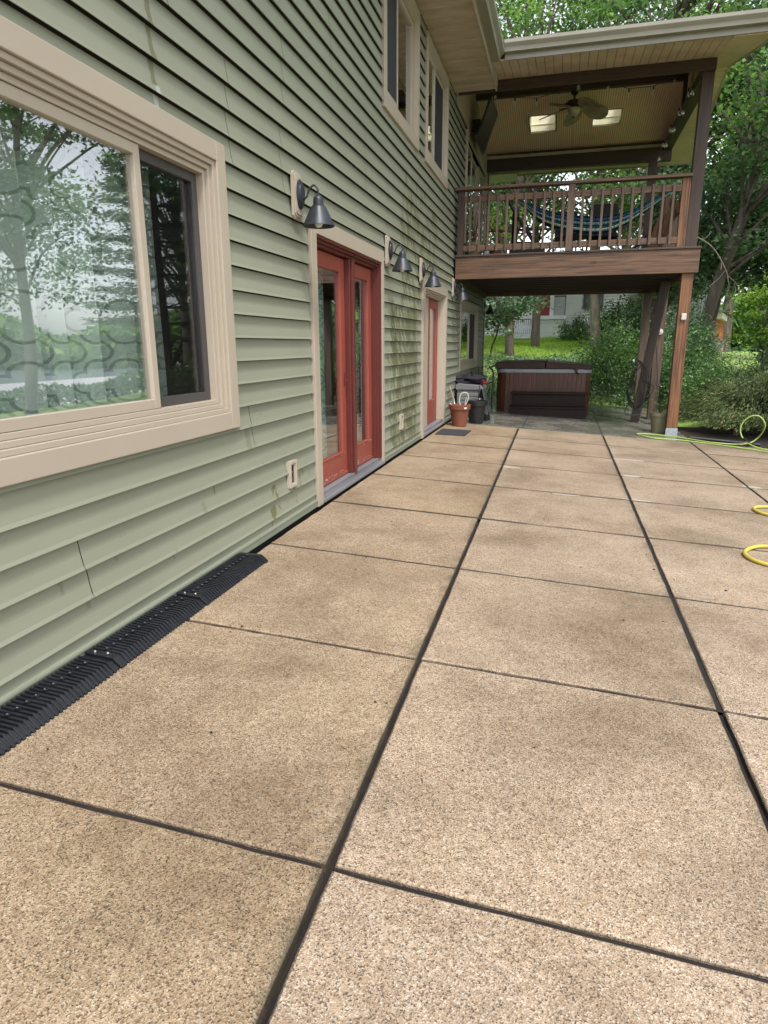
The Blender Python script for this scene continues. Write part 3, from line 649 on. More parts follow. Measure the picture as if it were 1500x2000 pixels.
sl = MB(); sl.box(-0.17, 0.028, 8.862, 10.498, 0.004, 0.028); sl.box(-0.17, -0.01, 8.8625, 10.4975, 0.0283, 0.068); sl.build('door_sill', ALU, house, bev=0.002)

# soffit, fascia, gutter, roof
sf = MB(); yy = Y0; k = 0
while yy < 11.12:
    w_ = min(0.30, 11.12-yy)
    if w_ < 0.02: break
    sf.prism([(yy, 4.952), (yy+w_-0.022, 4.952), (yy+w_-0.020, 4.958), (yy+w_-0.011, 4.948), (yy+w_-0.002, 4.958), (yy+w_, 4.958), (yy+w_, 4.972), (yy, 4.972)], 0, -0.01, 0.60); yy += 0.30
sfo = sf.build('soffit', pm('aged_soffit', (0.44, 0.355, 0.27), (0.33, 0.255, 0.19), 2.4, 0.5, bmp=0.03, stretch=(1, 3, 1)), house)
fj = MB(); fj.box(0.600, 0.622, Y0, 11.15, 4.93, 5.12); fj.box(0.6221, 0.632, Y0, 11.14, 5.0, 5.12); fj.build('fascia', CREAM, house, bev=0.003)
def gutter_profile(x0, z0, h=0.125, w_=0.13):
    return [(x0, z0), (x0+w_*0.62, z0), (x0+w_*0.70, z0+h*0.35), (x0+w_*0.95, z0+h*0.62), (x0+w_, z0+h*0.70), (x0+w_, z0+h), (x0+w_*0.92, z0+h), (x0+w_*0.92, z0+h*0.8), (x0, z0+h*0.8)]
gt = MB(); gt.prism(gutter_profile(0.634, 5.0, 0.14, 0.165), 1, Y0, 10.28)
gt.build('gutter', GUT, house)
ROOFM = pm('asphalt_shingles', (0.10, 0.095, 0.09), (0.05, 0.048, 0.045), 20, 0.95, bmp=0.5)
rf = MB(); rf.prism([(0.66, 5.14), (-5, 6.6), (-5, 6.66), (0.66, 5.20)], 1, Y0-0.3, 11.14); rf.prism([(-0.03, 5.318), (-5, 6.6), (-5, 6.66), (-0.03, 5.378)], 1, 11.141, Y1+0.35); rf.prism([(-5, 6.6), (-10.2, 5.14), (-10.2, 5.2), (-5, 6.66)], 1, Y0-0.3, Y1+0.35)
rf.build('roof', ROOFM, house)
se = MB()
se.box(-9, 0.60, Y1+0.031, Y1+0.75, 4.86, 4.90); se.build('rear_soffit', CREAMD, house)
fz = MB(); fz.box(0.0, 0.016, 11.2, 15.8, 4.82, 5.13)
fz.prism([(11.26, 5.131), (15.4, 5.131), (13.3, 5.66)], 0, 0.0, 0.016)
fz.build('porch_frieze', CREAMD, house)

# curtains behind glass
def curtain_mat():
    m, t, b = new('patterned_sheer'); v = coords(t); sx = t.nodes.new('ShaderNodeSeparateXYZ'); L(t, v, sx.inputs[0])
    # interlocking quatrefoil outlines
    P = 0.20
    def tri(c, off):  # periodic coordinate in [-.5,.5]
        return mth(t, 'SUBTRACT', mth(t, 'FRACT', mth(t, 'ADD', mth(t, 'DIVIDE', c, P), off)), 0.5)
    res = None
    for off in (0.0, 0.5):
        u = tri(sx.outputs[1], off); w_ = tri(mth(t, 'DIVIDE', sx.outputs[2], 1.35), off)
        au = mth(t, 'ABSOLUTE', u); aw = mth(t, 'ABSOLUTE', w_)
        mxx = mth(t, 'MAXIMUM', au, aw); mn = mth(t, 'MINIMUM', au, aw)
        q = mth(t, 'SQRT', mth(t, 'ADD', mth(t, 'POWER', mth(t, 'SUBTRACT', mxx, 0.19), 2.0), mth(t, 'POWER', mn, 2.0)))
        line = mth(t, 'LESS_THAN', mth(t, 'ABSOLUTE', mth(t, 'SUBTRACT', q, 0.17)), 0.022)
        line = mth(t, 'MULTIPLY', line, mth(t, 'GREATER_THAN', mxx, 0.12))
        res = line if res is None else mth(t, 'MAXIMUM', res, line)
    col = mixc(t, res, (0.56, 0.66, 0.60), (0.30, 0.37, 0.335))
    L(t, col, b.inputs['Base Color']); b.inputs['Roughness'].default_value = 0.9
    return m
CURT = curtain_mat()
def curtain(y0, y1, z0, z1, x, label, amp=0.03, wl=0.14):
    m = MB(); n = int((y1-y0)/0.008); nz = 6; Vv = []; 
    for k in range(nz+1):
        z = z0+(z1-z0)*k/nz
        for i in range(n+1):
            y = y0+(y1-y0)*i/n
            ph = 2*math.pi*y/wl + 1.3*math.sin(y*3.1)
            Vv.append((x + amp*math.sin(ph)*(1+0.3*math.sin(y*7)) + 0.004*math.sin(z*5+y*9), y + 0.01*math.sin(ph*2), z))
    m.add(Vv, [(k*(n+1)+i, k*(n+1)+i+1, (k+1)*(n+1)+i+1, (k+1)*(n+1)+i) for k in range(nz) for i in range(n)])
    o = m.build('curtain', CURT, smooth=False); me = o.data; me.polygons.foreach_set('use_smooth', [True]*len(me.polygons))
    sol = o.modifiers.new('cloth', 'SOLIDIFY'); sol.thickness = 0.0015
    return tag(o, label, 'curtain')
curtain(0.7, 1.98, 0.55, 2.25, -0.28, 'pale green patterned curtain at left edge of the big window', 0.080, 0.18)
curtain(2.11, 3.10, 0.55, 2.25, -0.27, 'pale green patterned curtain behind middle of the big window', 0.085, 0.20)
curtain(5.15, 5.62, 0.1, 1.95, -0.25, 'pale curtain hanging behind the left french door', 0.03, 0.12)
curtain(6.22, 6.66, 0.1, 1.95, -0.25, 'pale curtain hanging behind the right french door', 0.03, 0.12)

# ------------------------------------------------------------------ wall lamps
def arc(pts, n=8):
    """Catmull-Rom through points"""
    P_ = [Vector(p) for p in pts]; P_ = [P_[0]*2-P_[1]] + P_ + [P_[-1]*2-P_[-2]]; out = []
    for i in range(1, len(P_)-2):
        for k in range(n):
            u = k/n; a, b_, c, d_ = P_[i-1], P_[i], P_[i+1], P_[i+2]
            out.append(0.5*((2*b_) + (c-a)*u + (2*a-5*b_+4*c-d_)*u*u + (3*b_-a-3*c+d_)*u**3))
    out.append(P_[-2]); return out
Lg = 'barn lamps along the sided wall'
def make_lamp(loc, label):
    r = thing('wall_lamp', label, 'wall lamp', loc, Lg); ox, oy, oz = loc
    # local: wall at x=0, base z=0 is plate centre
    m = MB()
    def octo(w_, h_, c, x0, x1):
        m.prism([(oy+a, oz+b_) for a, b_ in ((-w_+c, -h_), (w_-c, -h_), (w_, -h_+c), (w_, h_-c), (w_-c, h_), (-w_+c, h_), (-w_, h_-c), (-w_, -h_+c))], 0, x0, x1)
    octo(0.075, 0.15, 0.022, ox+0.003, ox+0.022); octo(0.064, 0.135, 0.02, ox+0.0221, ox+0.030); octo(0.054, 0.12, 0.018, ox+0.0301, ox+0.036)
    m.build('mounting_block', CREAM, r, bev=0.002)
    Mx = Matrix.Rotation(R(90), 3, 'Y') @ Matrix.Diagonal((1.55, 1.0, 1.0))
    m = MB(); m.lathe([(0, 0.0), (0.058, 0.0), (0.060, 0.008), (0.054, 0.013), (0.046, 0.014), (0.044, 0.022), (0.030, 0.027), (0, 0.029)], (ox+0.0365, oy, oz+0.01), 28, Mx)
    m.build('backplate', LAMPM, r, smooth=True)
    m = MB(); m.tube(arc([(ox+0.06, oy, oz-0.015), (ox+0.085, oy, oz-0.01), (ox+0.105, oy, oz+0.035), (ox+0.14, oy, oz+0.06), (ox+0.165, oy, oz+0.035), (ox+0.168, oy, oz-0.0)]), 0.0065, 10); m.tube([(ox+0.055, oy, oz-0.015), (ox+0.075, oy, oz-0.015)], 0.011, 10)
    m.build('arm', LAMPM, r, smooth=True)
    c = (ox+0.168, oy, oz)
    m = MB(); m.lathe([(0.0, 0.004), (0.012, 0.002), (0.030, -0.016), (0.034, -0.030), (0.035, -0.062), (0.041, -0.066), (0.041, -0.072), (0.052, -0.076), (0.105, -0.188), (0.107, -0.196), (0.103, -0.196), (0.050, -0.082), (0.0, -0.08)], c, 36)
    m.build('shade', LAMPM, r, smooth=True)
    m = MB(); m.lathe([(0.0, -0.205), (0.018, -0.200), (0.029, -0.180), (0.027, -0.155), (0.014, -0.125), (0.013, -0.09), (0, -0.09)], c, 18)
    m.build('bulb', pm('frosted_bulb', (0.75, 0.75, 0.72), (0.7, 0.7, 0.68), 5, 0.3, bmp=0), r, smooth=True)
    return r
l0 = make_lamp((0.0, 4.49, 2.215), 'black barn lamp nearest the camera, beside the red french doors')
copy_thing(l0, (0, 6.93, 2.17), 'black barn lamp just past the far side of the red french doors', Lg)
copy_thing(l0, (0, 8.62, 2.15), 'black barn lamp in front of the second doorway casing', Lg)
copy_thing(l0, (0, 11.17, 2.14), 'black barn lamp tucked under the front edge of the deck', Lg)
copy_thing(l0, (0, 15.5, 2.1), 'farthest barn lamp, at the far corner post behind the small window', Lg)

def vent(y, z, w_, h_, label):
    r = thing('wall_vent', label, 'vent', (0, y, z), 'small framed vents low on the siding')
    m = MB(); m.ring(y-w_/2, y+w_/2, z-h_/2, z+h_/2, 0.022, -0.01, 0.022); m.ring(y-w_/2+0.022, y+w_/2-0.022, z-h_/2+0.022, z+h_/2-0.022, 0.008, -0.01, 0.014); m.build('frame', CREAM, r, bev=0.003)
    m = MB(); m.box(-0.01, 0.002, y-w_/2+0.02, y+w_/2-0.02, z-h_/2+0.02, z+h_/2-0.02)
    for i in range(7):
        zz = z-h_/2+0.035+i*(h_-0.07)/6; m.box(0.0021, 0.007, y-w_/2+0.031, y+w_/2-0.031, zz-0.004, zz+0.004)
    m.build('grille', pm('dark_vent_grille', (0.05, 0.04, 0.035), (0.02, 0.018, 0.016), 60, 0.7), r)
    return r
vent(4.245, 0.355, 0.125, 0.19, 'cream framed vent on the siding before the red french doors')
vent(7.58, 0.355, 0.125, 0.18, 'cream framed vent on the stained siding between the two doorways')
# hose tap
fa = thing('garden_tap', 'brass garden tap on the wall beside the second doorway', 'tap', (0, 10.95, 0.42))
BR = pm('brass', (0.45, 0.30, 0.14), (0.3, 0.18, 0.08), 12, 0.35, metallic=0.8)
m = MB(); m.tube([(0, 10.95, 0.42), (0.07, 10.95, 0.42), (0.10, 10.95, 0.38)], [0.012, 0.014, 0.016], 10); m.tube([(0.05, 10.95, 0.42), (0.05, 10.95, 0.47)], 0.008, 8); m.build('spout', BR, fa)
m = MB(); m.lathe([(0, 0), (0.028, 0.0), (0.028, 0.01), (0, 0.01)], (0.05, 10.95, 0.47), 12); m.build('handle', pm('green_handle', (0.25, 0.2, 0.12), None, 9, 0.5), fa)
m = MB(); m.tube(arc([(0.10, 10.95, 0.37), (0.12, 10.93, 0.28), (0.13, 10.85, 0.2), (0.12, 10.7, 0.25)]), 0.009, 8); m.build('connector', STEEL, fa)

# ------------------------------------------------------------------ ribbed ramp sections
Rg = 'ribbed black ramp sections along the wall foot'
def ramp_section(y0, y1, label, end=False):
    r = thing('ramp_section', label, 'ramp', (0.1, y0, -0.005), Rg)
    xa, xb, xc = 0.018, 0.150, 0.186; za, zb_ = 0.040, 0.030
    m = MB(); m.prism([(xa, -0.004), (xc-0.006, -0.012), (xc-0.008, -0.004), (xb-0.004, zb_-0.010), (xa, za-0.010)], 1, y0+0.002, y1-0.002)
    n = int(round((y1-y0)/0.0215)); st = (y1-y0)/n
    for i in range(n):
        a = y0 + st*i + st*0.22; b__ = a + st*0.52
        if i == 0 or (i == n-1): continue
        m.prism([(xa, -0.004), (xc, -0.0125), (xc, -0.006), (xb, zb_), (xa, za)], 1, a, b__)
    m.prism([(xa, -0.004), (xc+0.001, -0.0125), (xc+0.001, -0.004), (xb, zb_+0.0015), (xa, za+0.001)], 1, y0+0.0005, y0+0.026)
    if end:
        m.prism([(xa, -0.004), (xc+0.006, -0.013), (xc+0.004, 0.0), (xb, zb_+0.004), (xa, za-0.004)], 1, y1-0.030, y1)
        m.prism([(0.05, -0.004), (0.12, -0.008), (0.12, 0.012), (0.05, 0.016)], 1, y1, y1+0.018)
    # raised rectangular studs down the middle
    for i in range(2, n-2, 2):
        yy_ = y0+st*(i+0.5); m.box(0.074, 0.092, yy_-0.006, yy_+0.006, 0.03, za+0.001)
    bod = m.build('body', RUB, r, bev=0.0012)
    for i in range(2, n-2, 2):
        pass
    for (xx, yy_) in ((0.055, y0+0.017), (0.115, y0+0.017)):
        s = MB(); s.lathe([(0, 0.004), (0.004, 0.0035), (0.0055, 0.0), (0.0055, -0.004), (0, -0.004)], (xx, yy_, 0.0415 - 0.00006), 10); s.build('screw', STEEL, r)
    g_ = MB()
    for i in range(2, n-2, 2):
        yy_ = y0+st*(i+0.5); g_.box(0.0790, 0.0850, yy_-0.0025, yy_+0.0025, za+0.0012, za+0.0032)
    merge(bod, g_, pm('worn_stud', (0.20, 0.21, 0.24), (0.12, 0.13, 0.15), 40, 0.35))
ramp_section(1.345, 2.025, 'ribbed black plastic ramp section nearest the camera, under the big window')
ramp_section(2.026, 2.695, 'middle ribbed black plastic ramp section, between two joint bars')
ramp_section(2.696, 3.40, 'farthest ribbed black plastic ramp section, with the open far end', True)

# ------------------------------------------------------------------ deck
deck = thing('raised_deck', 'raised brown wooden deck on posts against the house', 'deck', (1.8, 11.25, 0))
def B(name, m_, parent, *a, bev=0.004):
    mb = MB()
    for bx in a: mb.box(*bx)
    return mb.build(name, m_, parent, bev=bev)
B('rim_beam', WX, deck, (0.03, 3.70, 11.245, 11.29, 2.275, 2.615)).__setitem__('label', 'wide front rim beam with grain and knots')
B('side_rim_beam', WY, deck, (3.655, 3.70, 11.292, 15.50, 2.28, 2.60))
B('back_rim_beam', WX, deck, (0.03, 3.653, 15.455, 15.50, 2.28, 2.60))
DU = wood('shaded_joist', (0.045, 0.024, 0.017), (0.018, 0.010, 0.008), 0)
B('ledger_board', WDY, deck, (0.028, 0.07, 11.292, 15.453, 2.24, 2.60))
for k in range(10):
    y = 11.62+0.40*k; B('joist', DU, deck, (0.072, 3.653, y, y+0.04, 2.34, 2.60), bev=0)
fbm = MB()
for k in range(30):
    y = 11.225+0.1445*k; fbm.box(0.03, 3.71, y, y+0.139, 2.617, 2.645)
fbm.build('floor_boards', wood('deck_boards', (0.06, 0.035, 0.026), (0.025, 0.015, 0.012), 0), deck, bev=0.003)
PB = lambda x: pz(x)
B('post', WZ, deck, (3.485, 3.65, 11.292, 11.455, PB(3.6)+0.0, 2.274), bev=0.006)['label'] = 'front corner post down to the patio'
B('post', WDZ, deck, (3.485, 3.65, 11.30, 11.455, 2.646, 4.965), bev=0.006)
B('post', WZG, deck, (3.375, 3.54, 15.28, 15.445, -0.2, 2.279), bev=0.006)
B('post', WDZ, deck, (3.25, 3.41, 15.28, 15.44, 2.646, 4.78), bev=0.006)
B('post', WZG, deck, (3.485, 3.65, 13.75, 13.91, -0.2, 2.279), bev=0.006)
B('post_bracket', GALV, deck, (3.478, 3.655, 11.286, 11.2918, PB(3.55)+0.002, PB(3.55)+0.125), (3.6505, 3.657, 11.2925, 11.45, PB(3.65)+0.003, PB(3.65)+0.12), bev=0.001)
for (x, z) in ((3.51, -0.12), (3.51, -0.17), (3.57, -0.12), (3.62, -0.12), (3.62, -0.17)): bt_ = MB(); bt_.tube([(x, 11.288, z+0.02), (x, 11.282, z+0.02)], 0.006, 8); bt_.build('bolt', STEEL, deck)
brm = MB(); brm.beam((3.17, 13.0, -0.17), (3.47, 12.93, 2.30), 0.145, 0.06, up=(0, 1, 0)); brm.build('brace', wood('dark_brace', (0.035, 0.02, 0.014), (0.012, 0.008, 0.006), 2), deck, bev=0.004)['label'] = 'dark leaning brace board'
brm = MB(); brm.beam((3.252, 13.03, -0.17), (3.552, 12.96, 2.28), 0.016, 0.055, up=(0, 1, 0)); brm.build('brace_edge', WZG, deck)
# railing
B('railing_post', WDZ, deck, (0.05, 0.15, 11.255, 11.345, 2.646, 3.60))
B('railing_post', WZG, deck, (1.745, 1.85, 11.215, 11.30, 2.646, 3.60))['label'] = 'paler middle railing post'
B('railing_post', WZ, deck, (3.36, 3.478, 11.26, 11.345, 2.646, 3.60))
B('top_rail', WX, deck, (0.0, 3.484, 11.20, 11.345, 3.602, 3.645))
B('rail', WX, deck, (0.1505, 1.744, 11.262, 11.30, 3.43, 3.52), (1.851, 3.359, 11.262, 11.30, 3.42, 3.51))
B('rail', WX, deck, (0.1505, 1.744, 11.262, 11.30, 2.70, 2.79), (1.851, 3.359, 11.262, 11.30, 2.70, 2.79))
x = 0.24
while x < 3.33:
    if not (1.68 < x < 1.90): 
        dz = random.uniform(-0.01, 0.012)
        B('baluster', WZG if True else WDZ, deck, (x, x+0.036, 11.225, 11.2615, 2.69+dz, 3.53+dz), bev=0.002)
    x += 0.1425
B('side_rail', WY, deck, (3.56, 3.65, 11.46, 15.27, 3.60, 3.64), (3.59, 3.63, 11.46, 15.27, 3.43, 3.52), (3.59, 3.63, 11.46, 15.27, 2.70, 2.79))
for k in range(24):
    y = 11.6+0.152*k; B('side_baluster', WZG, deck, (3.631, 3.665, y, y+0.036, 2.69, 3.53), bev=0)
B('back_rail', WX, deck, (0.05, 3.37, 15.36, 15.40, 3.60, 3.64), (0.05, 3.37, 15.36, 15.40, 2.78, 2.85))
# lumber stacked in the corner
for i, (x0, a, c) in enumerate(((3.08, 2.66, 3.50), (3.16, 2.66, 3.38), (3.25, 2.66, 3.45))):
    mb = MB(); mb.beam((x0-0.05, 12.1+0.1*i, 2.66), (x0+0.22, 12.1+0.1*i, c), 0.05, 0.09); o = mb.build('lumber_plank', WZ, bev=0.004)
    tag(o, ('brown plank leaning in the deck corner, the lowest of three', 'brown plank leaning in the deck corner, the middle of three', 'brown plank leaning in the deck corner, nearest the post')[i], 'plank', 'planks leaning in the deck corner')

# ------------------------------------------------------------------ porch roof
proof = thing('porch_roof', 'low gabled porch roof over the deck with tan ceiling and gutter', 'porch roof', (2, 13.3, 4.95))
SOF = pm('tan_soffit_boards', (0.52, 0.39, 0.30), (0.40, 0.29, 0.215), 1.6, 0.55, bmp=0.04, stretch=(2, 2, 1))
BEAD = pm('tan_beadboard', (0.92, 0.60, 0.47), (0.82, 0.52, 0.40), 1.2, 0.55, bmp=0.04)
ZF, ZH, ZR, ZB, ZE = 5.02, 5.12, 5.655, 5.115, 4.90
fs = MB(); x = 0.62; gpx = 0.118
while x < 3.66:
    x1 = min(x+gpx-0.006, 3.66)
    fs.prism([(10.32, ZF), (11.26, ZH), (11.26, ZH+0.02), (10.32, ZF+0.02)], 0, x, x1)
    x += gpx
fs.build('front_soffit', SOF, proof, bev=0.0)
fd = MB(); fd.prism([(10.32, ZF+0.0201), (11.26, ZH+0.0201), (11.26, ZH+0.03), (10.32, ZF+0.03)], 0, 0.6, 3.66); fd.build('soffit_backing', DARK, proof)
# rake soffit: boards across
rk = MB(); pts = [(10.32, ZF-0.02), (11.25, ZH+0.06), (13.3, ZR), (16.2, ZE)]
def zr(y):
    for (a, za), (b_, zb_) in zip(pts, pts[1:]):
        if a <= y <= b_: return za+(zb_-za)*(y-a)/(b_-a)
    return ZE
y = 10.32
RK = pm('tan_rake_soffit', (0.58, 0.455, 0.33), (0.50, 0.385, 0.275), 1.5, 0.5, bmp=0.03)
while y < 16.19:
    for (yy_, w_) in ((y, 0.118), (y+0.128, 0.118)):
        y1 = min(yy_+w_, 16.2); 
        if y1 <= yy_: continue
        rk.add([(3.665, yy_, zr(yy_)), (4.15, yy_, zr(yy_)), (4.15, y1, zr(y1)), (3.665, y1, zr(y1)), (3.665, yy_+0.001, zr(yy_)+0.014), (4.15, yy_+0.001, zr(yy_)+0.014), (4.15, y1-0.001, zr(y1)+0.014), (3.665, y1-0.001, zr(y1)+0.014)],
               [(3, 2, 1, 0), (4, 5, 6, 7), (0, 1, 5, 4), (1, 2, 6, 5), (2, 3, 7, 6), (3, 0, 4, 7)])
    y += 0.256
rk.build('rake_soffit', RK, proof)
rb = MB()
for (a, za), (b_, zb_) in zip(pts, pts[1:]):
    rb.add([(3.62, a, za+0.0145), (4.15, a, za+0.0145), (4.15, b_, zb_+0.0145), (3.62, b_, zb_+0.0145)], [(0, 1, 2, 3)])
rb.build('rake_backing', SOF, proof)
rfm = MB()
for (a, za), (b_, zb_) in zip(pts, pts[1:]):
    v8 = [(4.151, a, za-0.01), (4.18, a, za-0.01), (4.18, b_, zb_-0.01), (4.151, b_, zb_-0.01), (4.151, a, za+0.16), (4.18, a, za+0.16), (4.18, b_, zb_+0.16), (4.151, b_, zb_+0.16)]
    rfm.add(v8, [(0, 3, 2, 1), (4, 5, 6, 7), (0, 1, 5, 4), (1, 2, 6, 5), (2, 3, 7, 6), (3, 0, 4, 7)])
rfm.build('rake_fascia', CREAM, proof)
fcm = MB(); fcm.box(0.80, 4.15, 10.29, 10.318, ZF-0.01, 5.17); fcm.build('front_fascia', GUT, proof, bev=0.003)
gm = MB(); prof = [(10.288-(p-0.0), z) for p, z in gutter_profile(0, 5.085, 0.13, 0.12)]
gm.prism(prof, 0, 0.80, 4.75); gm.build('gutter', GUT, proof)
# ceiling (front and rear slopes), rear with two skylight openings
SK = [(0.94, 1.40, 14.15, 14.68), (2.10, 2.58, 14.16, 14.63)]
cm = MB()
def slope_quad(mb, x0, x1, y0, y1, f, th_=0.012):
    mb.add([(x0, y0, f(y0)), (x1, y0, f(y0)), (x1, y1, f(y1)), (x0, y1, f(y1)), (x0, y0, f(y0)+th_), (x1, y0, f(y0)+th_), (x1, y1, f(y1)+th_), (x0, y1, f(y1)+th_)],
           [(3, 2, 1, 0), (4, 5, 6, 7), (0, 1, 5, 4), (1, 2, 6, 5), (2, 3, 7, 6), (3, 0, 4, 7)])
ff = lambda y: ZH+(ZR-ZH)*(y-11.26)/(13.3-11.26)
rr = lambda y: ZR+(ZB-ZR)*(y-13.3)/(15.4-13.3)
bw = 0.0405
x = 0.02
while x < 3.62:
    x1 = min(x+bw-0.006, 3.62)
    slope_quad(cm, x, x1, 11.29, 13.3, ff, 0.006)
    blocks = [(13.3, 15.38)]
    for (sx0, sx1, sy0, sy1) in SK:
        if x1 > sx0 and x < sx1: blocks = [(13.3, sy0), (sy1, 15.38)]
    for (a, b_) in blocks: slope_quad(cm, x, x1, a, b_, rr, 0.006)
    x += bw
cm.build('ceiling', BEAD, proof)
cb = MB(); slope_quad(cb, 0.0, 3.62, 11.29, 13.3, lambda y: ff(y)+0.0062, 0.01)
edges = [0.0, 0.94, 1.40, 2.10, 2.58, 3.62]
for i in range(5):
    if i in (1, 3):
        s_ = SK[0] if i == 1 else SK[1]
        slope_quad(cb, edges[i], edges[i+1], 13.3, s_[2], lambda y: rr(y)+0.0062, 0.01); slope_quad(cb, edges[i], edges[i+1], s_[3], 15.38, lambda y: rr(y)+0.0062, 0.01)
    else: slope_quad(cb, edges[i], edges[i+1], 13.3, 15.38, lambda y: rr(y)+0.0062, 0.01)
cb.build('ceiling_backing', pm('tan_backing', (0.17, 0.12, 0.075), None, 2, 0.7), proof)
SHAFT = pm('cream_skylight_shaft', (0.92, 0.88, 0.72), (0.88, 0.84, 0.68), 3, 0.6, bmp=0.02)
for (sx0, sx1, sy0, sy1) in SK:
    s = MB(); zt = 5.90; e = 0.015
    s.box(sx0-e, sx0, sy0-e, sy1+e, rr(sy1)+0.017, zt); s.box(sx1, sx1+e, sy0-e, sy1+e, rr(sy1)+0.017, zt)
    s.box(sx0, sx1, sy1, sy1+e, rr(sy1)+0.001, zt); s.box(sx0, sx1, sy0-e, sy0, rr(sy0)+0.02, zt)
    s.box(sx0, sx1, sy1-0.012, sy1-0.0001, rr(sy1)+0.13, rr(sy1)+0.145)
    so = s.build('skylight', SHAFT, proof)
    g_ = MB(); g_.box(sx0, sx1, sy0, sy1, zt-0.02, zt-0.012); g_.build('pane', BULB, so)
    tr_ = MB(); 
    for (a0, a1, b0, b1) in ((sx0-0.02, sx0-0.001, sy0, sy1), (sx1+0.001, sx1+0.02, sy0, sy1), (sx0-0.02, sx1+0.02, sy1+0.0005, sy1+0.02), (sx0-0.02, sx1+0.02, sy0-0.02, sy0-0.0005)): slope_quad(tr_, a0, a1, b0, b1, lambda y: rr(y)-0.008, 0.0075)
    tr_.build('trim', SOF, so)
# roof top skin (with holes above the shafts)
rt = MB()
def quadskin(x0, x1, y0, y1): 
    f = lambda y: 5.20 + 0.25*(y-10.2) if y <= 13.3 else 5.975 - 0.25*(y-13.3)
    slope_quad(rt, x0, x1, y0, y1, f, 0.03)
quadskin(0.3, 4.2, 10.2, 13.3)
e2 = [0.0, 0.94, 1.40, 2.10, 2.58, 4.2]
for i in range(5):
    if i in (1, 3):
        s_ = SK[0] if i == 1 else SK[1]; quadskin(e2[i], e2[i+1], 13.3, s_[2]); quadskin(e2[i], e2[i+1], s_[3], 16.3)
    else: quadskin(e2[i], e2[i+1], 13.3, 16.3)
rt.build('roof', ROOFM, proof)
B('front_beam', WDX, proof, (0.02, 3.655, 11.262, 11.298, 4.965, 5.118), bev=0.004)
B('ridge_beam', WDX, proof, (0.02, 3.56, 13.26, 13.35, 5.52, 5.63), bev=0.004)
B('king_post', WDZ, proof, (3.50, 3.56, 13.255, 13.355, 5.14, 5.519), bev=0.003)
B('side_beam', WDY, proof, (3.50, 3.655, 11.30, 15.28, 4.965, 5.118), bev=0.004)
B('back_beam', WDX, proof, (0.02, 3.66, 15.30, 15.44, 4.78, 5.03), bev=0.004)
B('ceiling_trim', SOF, proof, (0.02, 3.55, 15.33, 15.40, 5.0301, 5.095), bev=0.004)
B('ceiling_trim', WDX, proof, (0.02, 3.50, 15.25, 15.31, 5.098, 5.115), bev=0.0)
rs = MB(); rs.add([(0.0, 15.441, ZB-0.02), (3.66, 15.441, ZB-0.02), (3.66, 16.2, ZE), (0.0, 16.2, ZE)], [(3, 2, 1, 0)]); rs.build('rear_soffit', SOF, proof)
gi = MB(); gi.prism([(11.30, 5.1185), (15.28, 5.1185), (13.3, 5.64)], 0, 3.62, 3.64); gi.build('gable_infill', RK, proof)
rfa = MB(); rfa.box(0.6, 4.18, 16.201, 16.23, 4.88, 5.2); rfa.build('rear_fascia', GUT, proof)

# ------------------------------------------------------------------ ceiling fan
FANB = pm('palm_leaf_blade', (0.36, 0.29, 0.20), (0.24, 0.19, 0.125), 6, 0.7, bmp=0.3, stretch=(1, 1, 1))
fan = thing('ceiling_fan', 'ceiling fan with palm leaf blades and light bowl under porch ridge', 'ceiling fan', (1.74, 13.30, 5.52))
fx_, fy_ = 1.74, 13.30
m = MB(); m.lathe([(0, 5.52), (0.065, 5.519), (0.062, 5.48), (0.03, 5.455), (0, 5.455)], (fx_, fy_, 0), 20); m.tube([(fx_, fy_, 5.46), (fx_, fy_, 5.37)], 0.014, 10); m.build('downrod', BLK, fan, smooth=True)
m = MB(); m.lathe([(0, 5.385), (0.06, 5.38), (0.12, 5.36), (0.135, 5.33), (0.13, 5.285), (0.09, 5.26), (0.07, 5.245), (0, 5.245)], (fx_, fy_, 0), 28); m.build('motor', pm('bronze_metal', (0.05, 0.035, 0.025), None, 10, 0.4, metallic=0.4), fan, smooth=True)
for k in range(5):
    a = R(20+72*k); ca, sa = math.cos(a), math.sin(a); n = 18; V1 = []; V2 = []
    for i in range(n):
        u = i/n*2*math.pi; lx = 0.38+0.24*math.cos(u); ly = 0.155*math.sin(u)*(1+0.2*math.cos(u))
        z = 5.265 - 0.42*ly - 0.22*max(0, lx-0.2)
        V1.append((fx_+lx*ca-ly*sa, fy_+lx*sa+ly*ca, z)); V2.append((fx_+lx*ca-ly*sa, fy_+lx*sa+ly*ca, z-0.010))
    m = MB(); m.add(V1+V2, [tuple(range(n)), tuple(range(n, 2*n))[::-1]]+[(i, n+i, n+(i+1) % n, (i+1) % n) for i in range(n)])
    for q in range(-4, 5):
        p0 = (0.18, 0.004*q); p1 = (0.56-0.012*abs(q)*abs(q)*0.5, 0.029*q)
        P = [(fx_+u*ca-v_*sa, fy_+u*sa+v_*ca, 5.265-0.42*v_-0.22*max(0, u-0.2)-0.011) for u, v_ in (p0, p1)]
        m.tube(P, 0.0022, 4)
    bl = m.build('blade', FANB, fan)
    m = MB(); m.beam((fx_+0.09*ca, fy_+0.09*sa, 5.27), (fx_+0.26*ca, fy_+0.26*sa, 5.275), 0.035, 0.008); m.build('blade_arm', BLK, fan)
m = MB(); m.lathe([(0.115, 5.244), (0.118, 5.225), (0.10, 5.17), (0.06, 5.135), (0.0, 5.125)], (fx_, fy_, 0), 28); m.build('light_bowl', pm('frosted_amber_bowl', (0.42, 0.38, 0.28), (0.36, 0.32, 0.24), 12, 0.3), fan, smooth=True)
